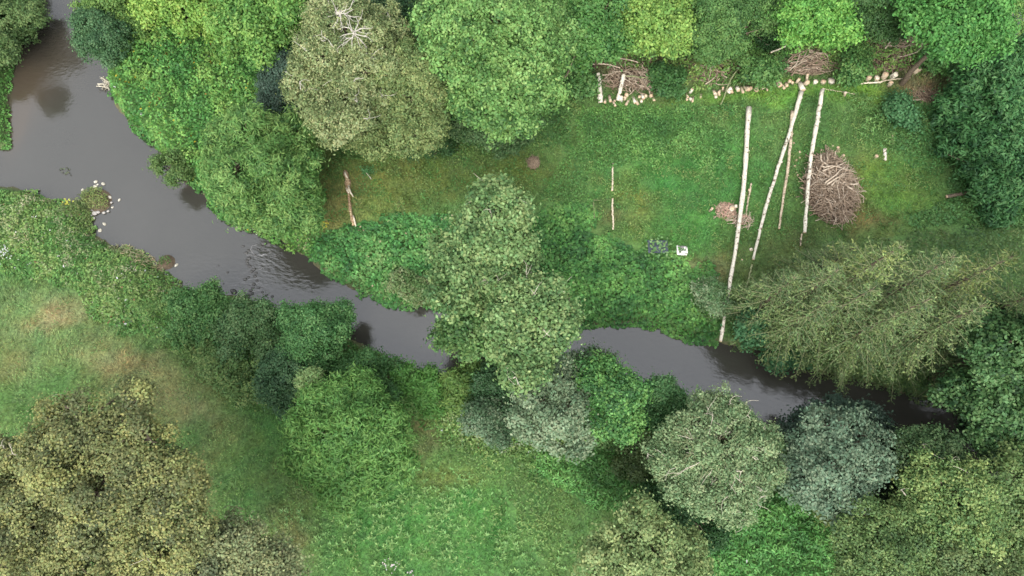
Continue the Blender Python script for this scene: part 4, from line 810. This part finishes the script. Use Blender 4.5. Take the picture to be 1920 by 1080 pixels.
for (x_, y_, r_) in [(178,400,4),(184,398,3),(170,404,3),(195,399,2.6),(173,395,2.6),(203,396,2.2),(209,380,2),(176,409,2.2)]: stone('grey stone on the lower rim of the gravel islet', x_, y_, r_, GREYSTONE, WZ+.05, group='grey stones under the islet')
stone('dark oval boulder breaking the water below the riffle', 438, 547, 5, WETSTONE, el=1.4, ang=-.5)
for (x_, y_, r_) in [(495,456,4.5),(505,451,3),(503,436,3),(495,440,3.5),(512,444,3)]: stone('wet grey stone along the bank above the riffle', x_, y_, r_, WETSTONE, group='bank stones above the riffle')
for (x_, y_, r_) in [(441,422,3),(446,425,2.2),(475,429,2.6),(452,424,1.8)]: stone('pale pebble on the upper bank left of the riffle', x_, y_, r_, STONE, group='pale pebbles on the bank')
for (x_, y_, r_) in [(466,470,2.6),(467,484,3),(464,494,2.4),(476,505,3),(480,512,2.4),(460,524,2.8),(466,520,2.2),(427,511,2),(419,532,1.4),(470,545,2.4),(500,553,2),(511,556,2.2),(505,458,3.4),(478,478,1.8),(456,462,2),(469,552,2.8),(474,540,2.2),(508,472,2),(410,498,1.4),(440,560,2.4),(452,566,2.6),(517,480,2),(462,474,2.6),(463,489,2.4),(468,499,2.8),(472,509,2.6),(478,518,2.4),(482,526,2.2),(476,533,2.6),(472,550,2.8),(464,556,2.6),(458,549,2),(486,540,1.8),(492,548,2),(447,553,2),(497,470,2),(490,462,2.4),(484,468,1.8)]:
    stone('dark wet rock in the riffle line', x_, y_, r_*1.15, WETSTONE, WZ-.01, group='dark rocks of the riffle', flat=.5)
# foam lines
T = Tubes(5)
for pts in ([(470,468),(473,461),(482,459)],[(470,468),(474,474),(478,480)],[(462,478),(470,478),(476,480),(488,484)],[(475,500),(479,508),(486,505),(495,502)],[(479,478),(473,474),(469,468)],[(456,522),(462,521)],[(502,455),(504,459)]):
    p = np.array([P(a_, b_, WZ+.004) for a_, b_ in pts]); T.add(p, np.linspace(.018, .009, len(p)))
tag(T.build('foam', FOAM), 'thin pale foam curls at the riffle', kind='stuff')
def islet(name, label, poly, pal, h=.25, dens=260, leaf=.2, asp=.2):
    pl = px_poly(poly, WZ); lo, hi = pl.min(0), pl.max(0); n = int(np.prod(hi-lo)*dens); x = lo[0]+RNG.random(n)*(hi[0]-lo[0]); y = lo[1]+RNG.random(n)*(hi[1]-lo[1])
    k = inside(x+(fbm(x*3, y*3, 2)-.5)*.4, y+(fbm(x*3, y*3, 6)-.5)*.4, pl); x, y = x[k], y[k]
    z = np.maximum(terrain(x, y), WZ)+.04+h*RNG.random(len(x))*(.4+.8*noise(x*3, y*3, 4)); c = np.stack([x, y, z], -1)
    V, F = leaf_quads(c, np.array([0, 0, .8])+RNG.normal(size=c.shape)*.5, leaf, asp); return tag(mesh(name, V, F, LEAF, face_col=colours(pal, RNG.random(len(x)))), label, kind='stuff')
islet('islet_grass', 'low yellow green plants on the gravel islet by the left bank', [(154,360),(168,352),(190,354),(206,368),(208,388),(192,396),(172,392),(158,380)], [(82,118,50),(120,146,66),(150,158,90)])
islet('islet_grass', 'small tuft of weed beside the lower bank', [(300,485),(315,482),(326,492),(318,500),(302,500)], [(62,104,44),(96,130,56)])
islet('water_weed', 'floating patch of water weed in the upper left pool', [(112,318),(124,313),(134,320),(132,331),(120,330)], [(80,98,66),(110,116,84)], .03, 60, .14, .6)
islet('islet_grass', 'low growth joining the gravel islet to the left bank', [(120,385),(160,362),(176,398),(172,430),(130,410)], [(86,112,56),(124,140,78)])

# ------------------------------------------------------------------ small things on the lawn
def box(name, p, sx, sy, sz, rz, mat, parent, tilt=0):
    c = np.array([[x, y, z] for z in (0, 1) for y in (-.5, .5) for x in (-.5, .5)])*np.array([sx, sy, sz]); cr, sr = math.cos(rz), math.sin(rz)
    c[:, 2] += c[:, 0]*tilt; V = np.stack([c[:, 0]*cr-c[:, 1]*sr, c[:, 0]*sr+c[:, 1]*cr, c[:, 2]], -1)+np.asarray(p, float)
    return mesh(name, V, [[0,2,3,1],[4,5,7,6],[0,1,5,4],[2,6,7,3],[0,4,6,2],[1,3,7,5]], mat, parent)
q = P(1278.5, 470); gz = float(terrain(q[0:1], q[1:2])[0])+.06
root = empty('discarded_tray', (q[0], q[1], gz), 'broken off-white tray with a dark stained middle on the lawn above the ivy', 'tray')
box('tray_bottom', (q[0], q[1], gz), .60, .58, .04, -.02, SMUDGE, root)
box('rim', (q[0]-.30, q[1], gz), .09, .62, .10, -.02, CARD, root); box('rim', (q[0], q[1]-.28, gz), .52, .12, .09, -.06, CARD, root)
box('rim', (q[0]+.29, q[1]-.02, gz), .08, .40, .08, -.02, CARD, root)
box('loose_panel', (q[0]+.10, q[1]-.12, gz+.05), .34, .22, .03, .5, CARD, root, .1); box('loose_panel', (q[0]+.16, q[1]+.12, gz+.04), .10, .24, .03, -.3, CARD, root, .1)
q = P(1231, 467); gz = float(terrain(q[0:1], q[1:2])[0])
root = empty('dark_sheeting', (q[0], q[1], gz), 'blue grey sheeting half overgrown by ivy left of the tray', 'sheet')
k = 16; a = np.linspace(-1, 1, k); XX, YY = np.meshgrid(a, a); XX = XX.ravel(); YY = YY.ravel(); i = (np.arange(k-1)[:, None]*k+np.arange(k-1)[None]).ravel()
V = np.stack([q[0]+XX*.62, q[1]+YY*.42, gz+.30+.1*fbm(XX*2, YY*2, 4)], -1); F = np.stack([i, i+1, i+k+1, i+k], -1)
V2 = np.concatenate([V, V-np.array([0, 0, .02])]); mesh('crumpled_sheet', V2, np.concatenate([F, F[:, ::-1]+len(V)]), TARP, root)
C = np.stack([q[0]+RNG.normal(size=90)*.45, q[1]+RNG.normal(size=90)*.34, np.full(90, gz+.47)], -1); V, F = leaf_quads(C, np.array([0, 0, 1.])+RNG.normal(size=C.shape)*.3, .17, .75)
mesh('ivy_leaves', V, F, LEAF, root, face_col=colours([(70,124,56),(120,160,96)], RNG.random(90)))
q = P(690, 325); gz = float(terrain(q[0:1], q[1:2])[0])
root = empty('cut_sprig', (q[0], q[1], gz), 'leafy cut branch lying on the dry lawn beside the rotting trunk', 'branch')
T = Tubes(5); T.add(bend(P(697,338)+[0, 0, gz+.1], P(680,318)+[0, 0, gz+.15], .05, 5), np.linspace(.035, .012, 5)); T.build('cut_stem', PALE, root)
c = np.array([q[0], q[1]+.1, gz+.15])+RNG.normal(size=(150, 3))*np.array([.33, .16, .07]); V, F = leaf_quads(c, np.array([0, 0, 1.])+RNG.normal(size=c.shape)*.5, .16, .4)
mesh('foliage', V, F, LEAF, root, face_col=colours([(60,124,62),(96,158,92)], RNG.random(150)))
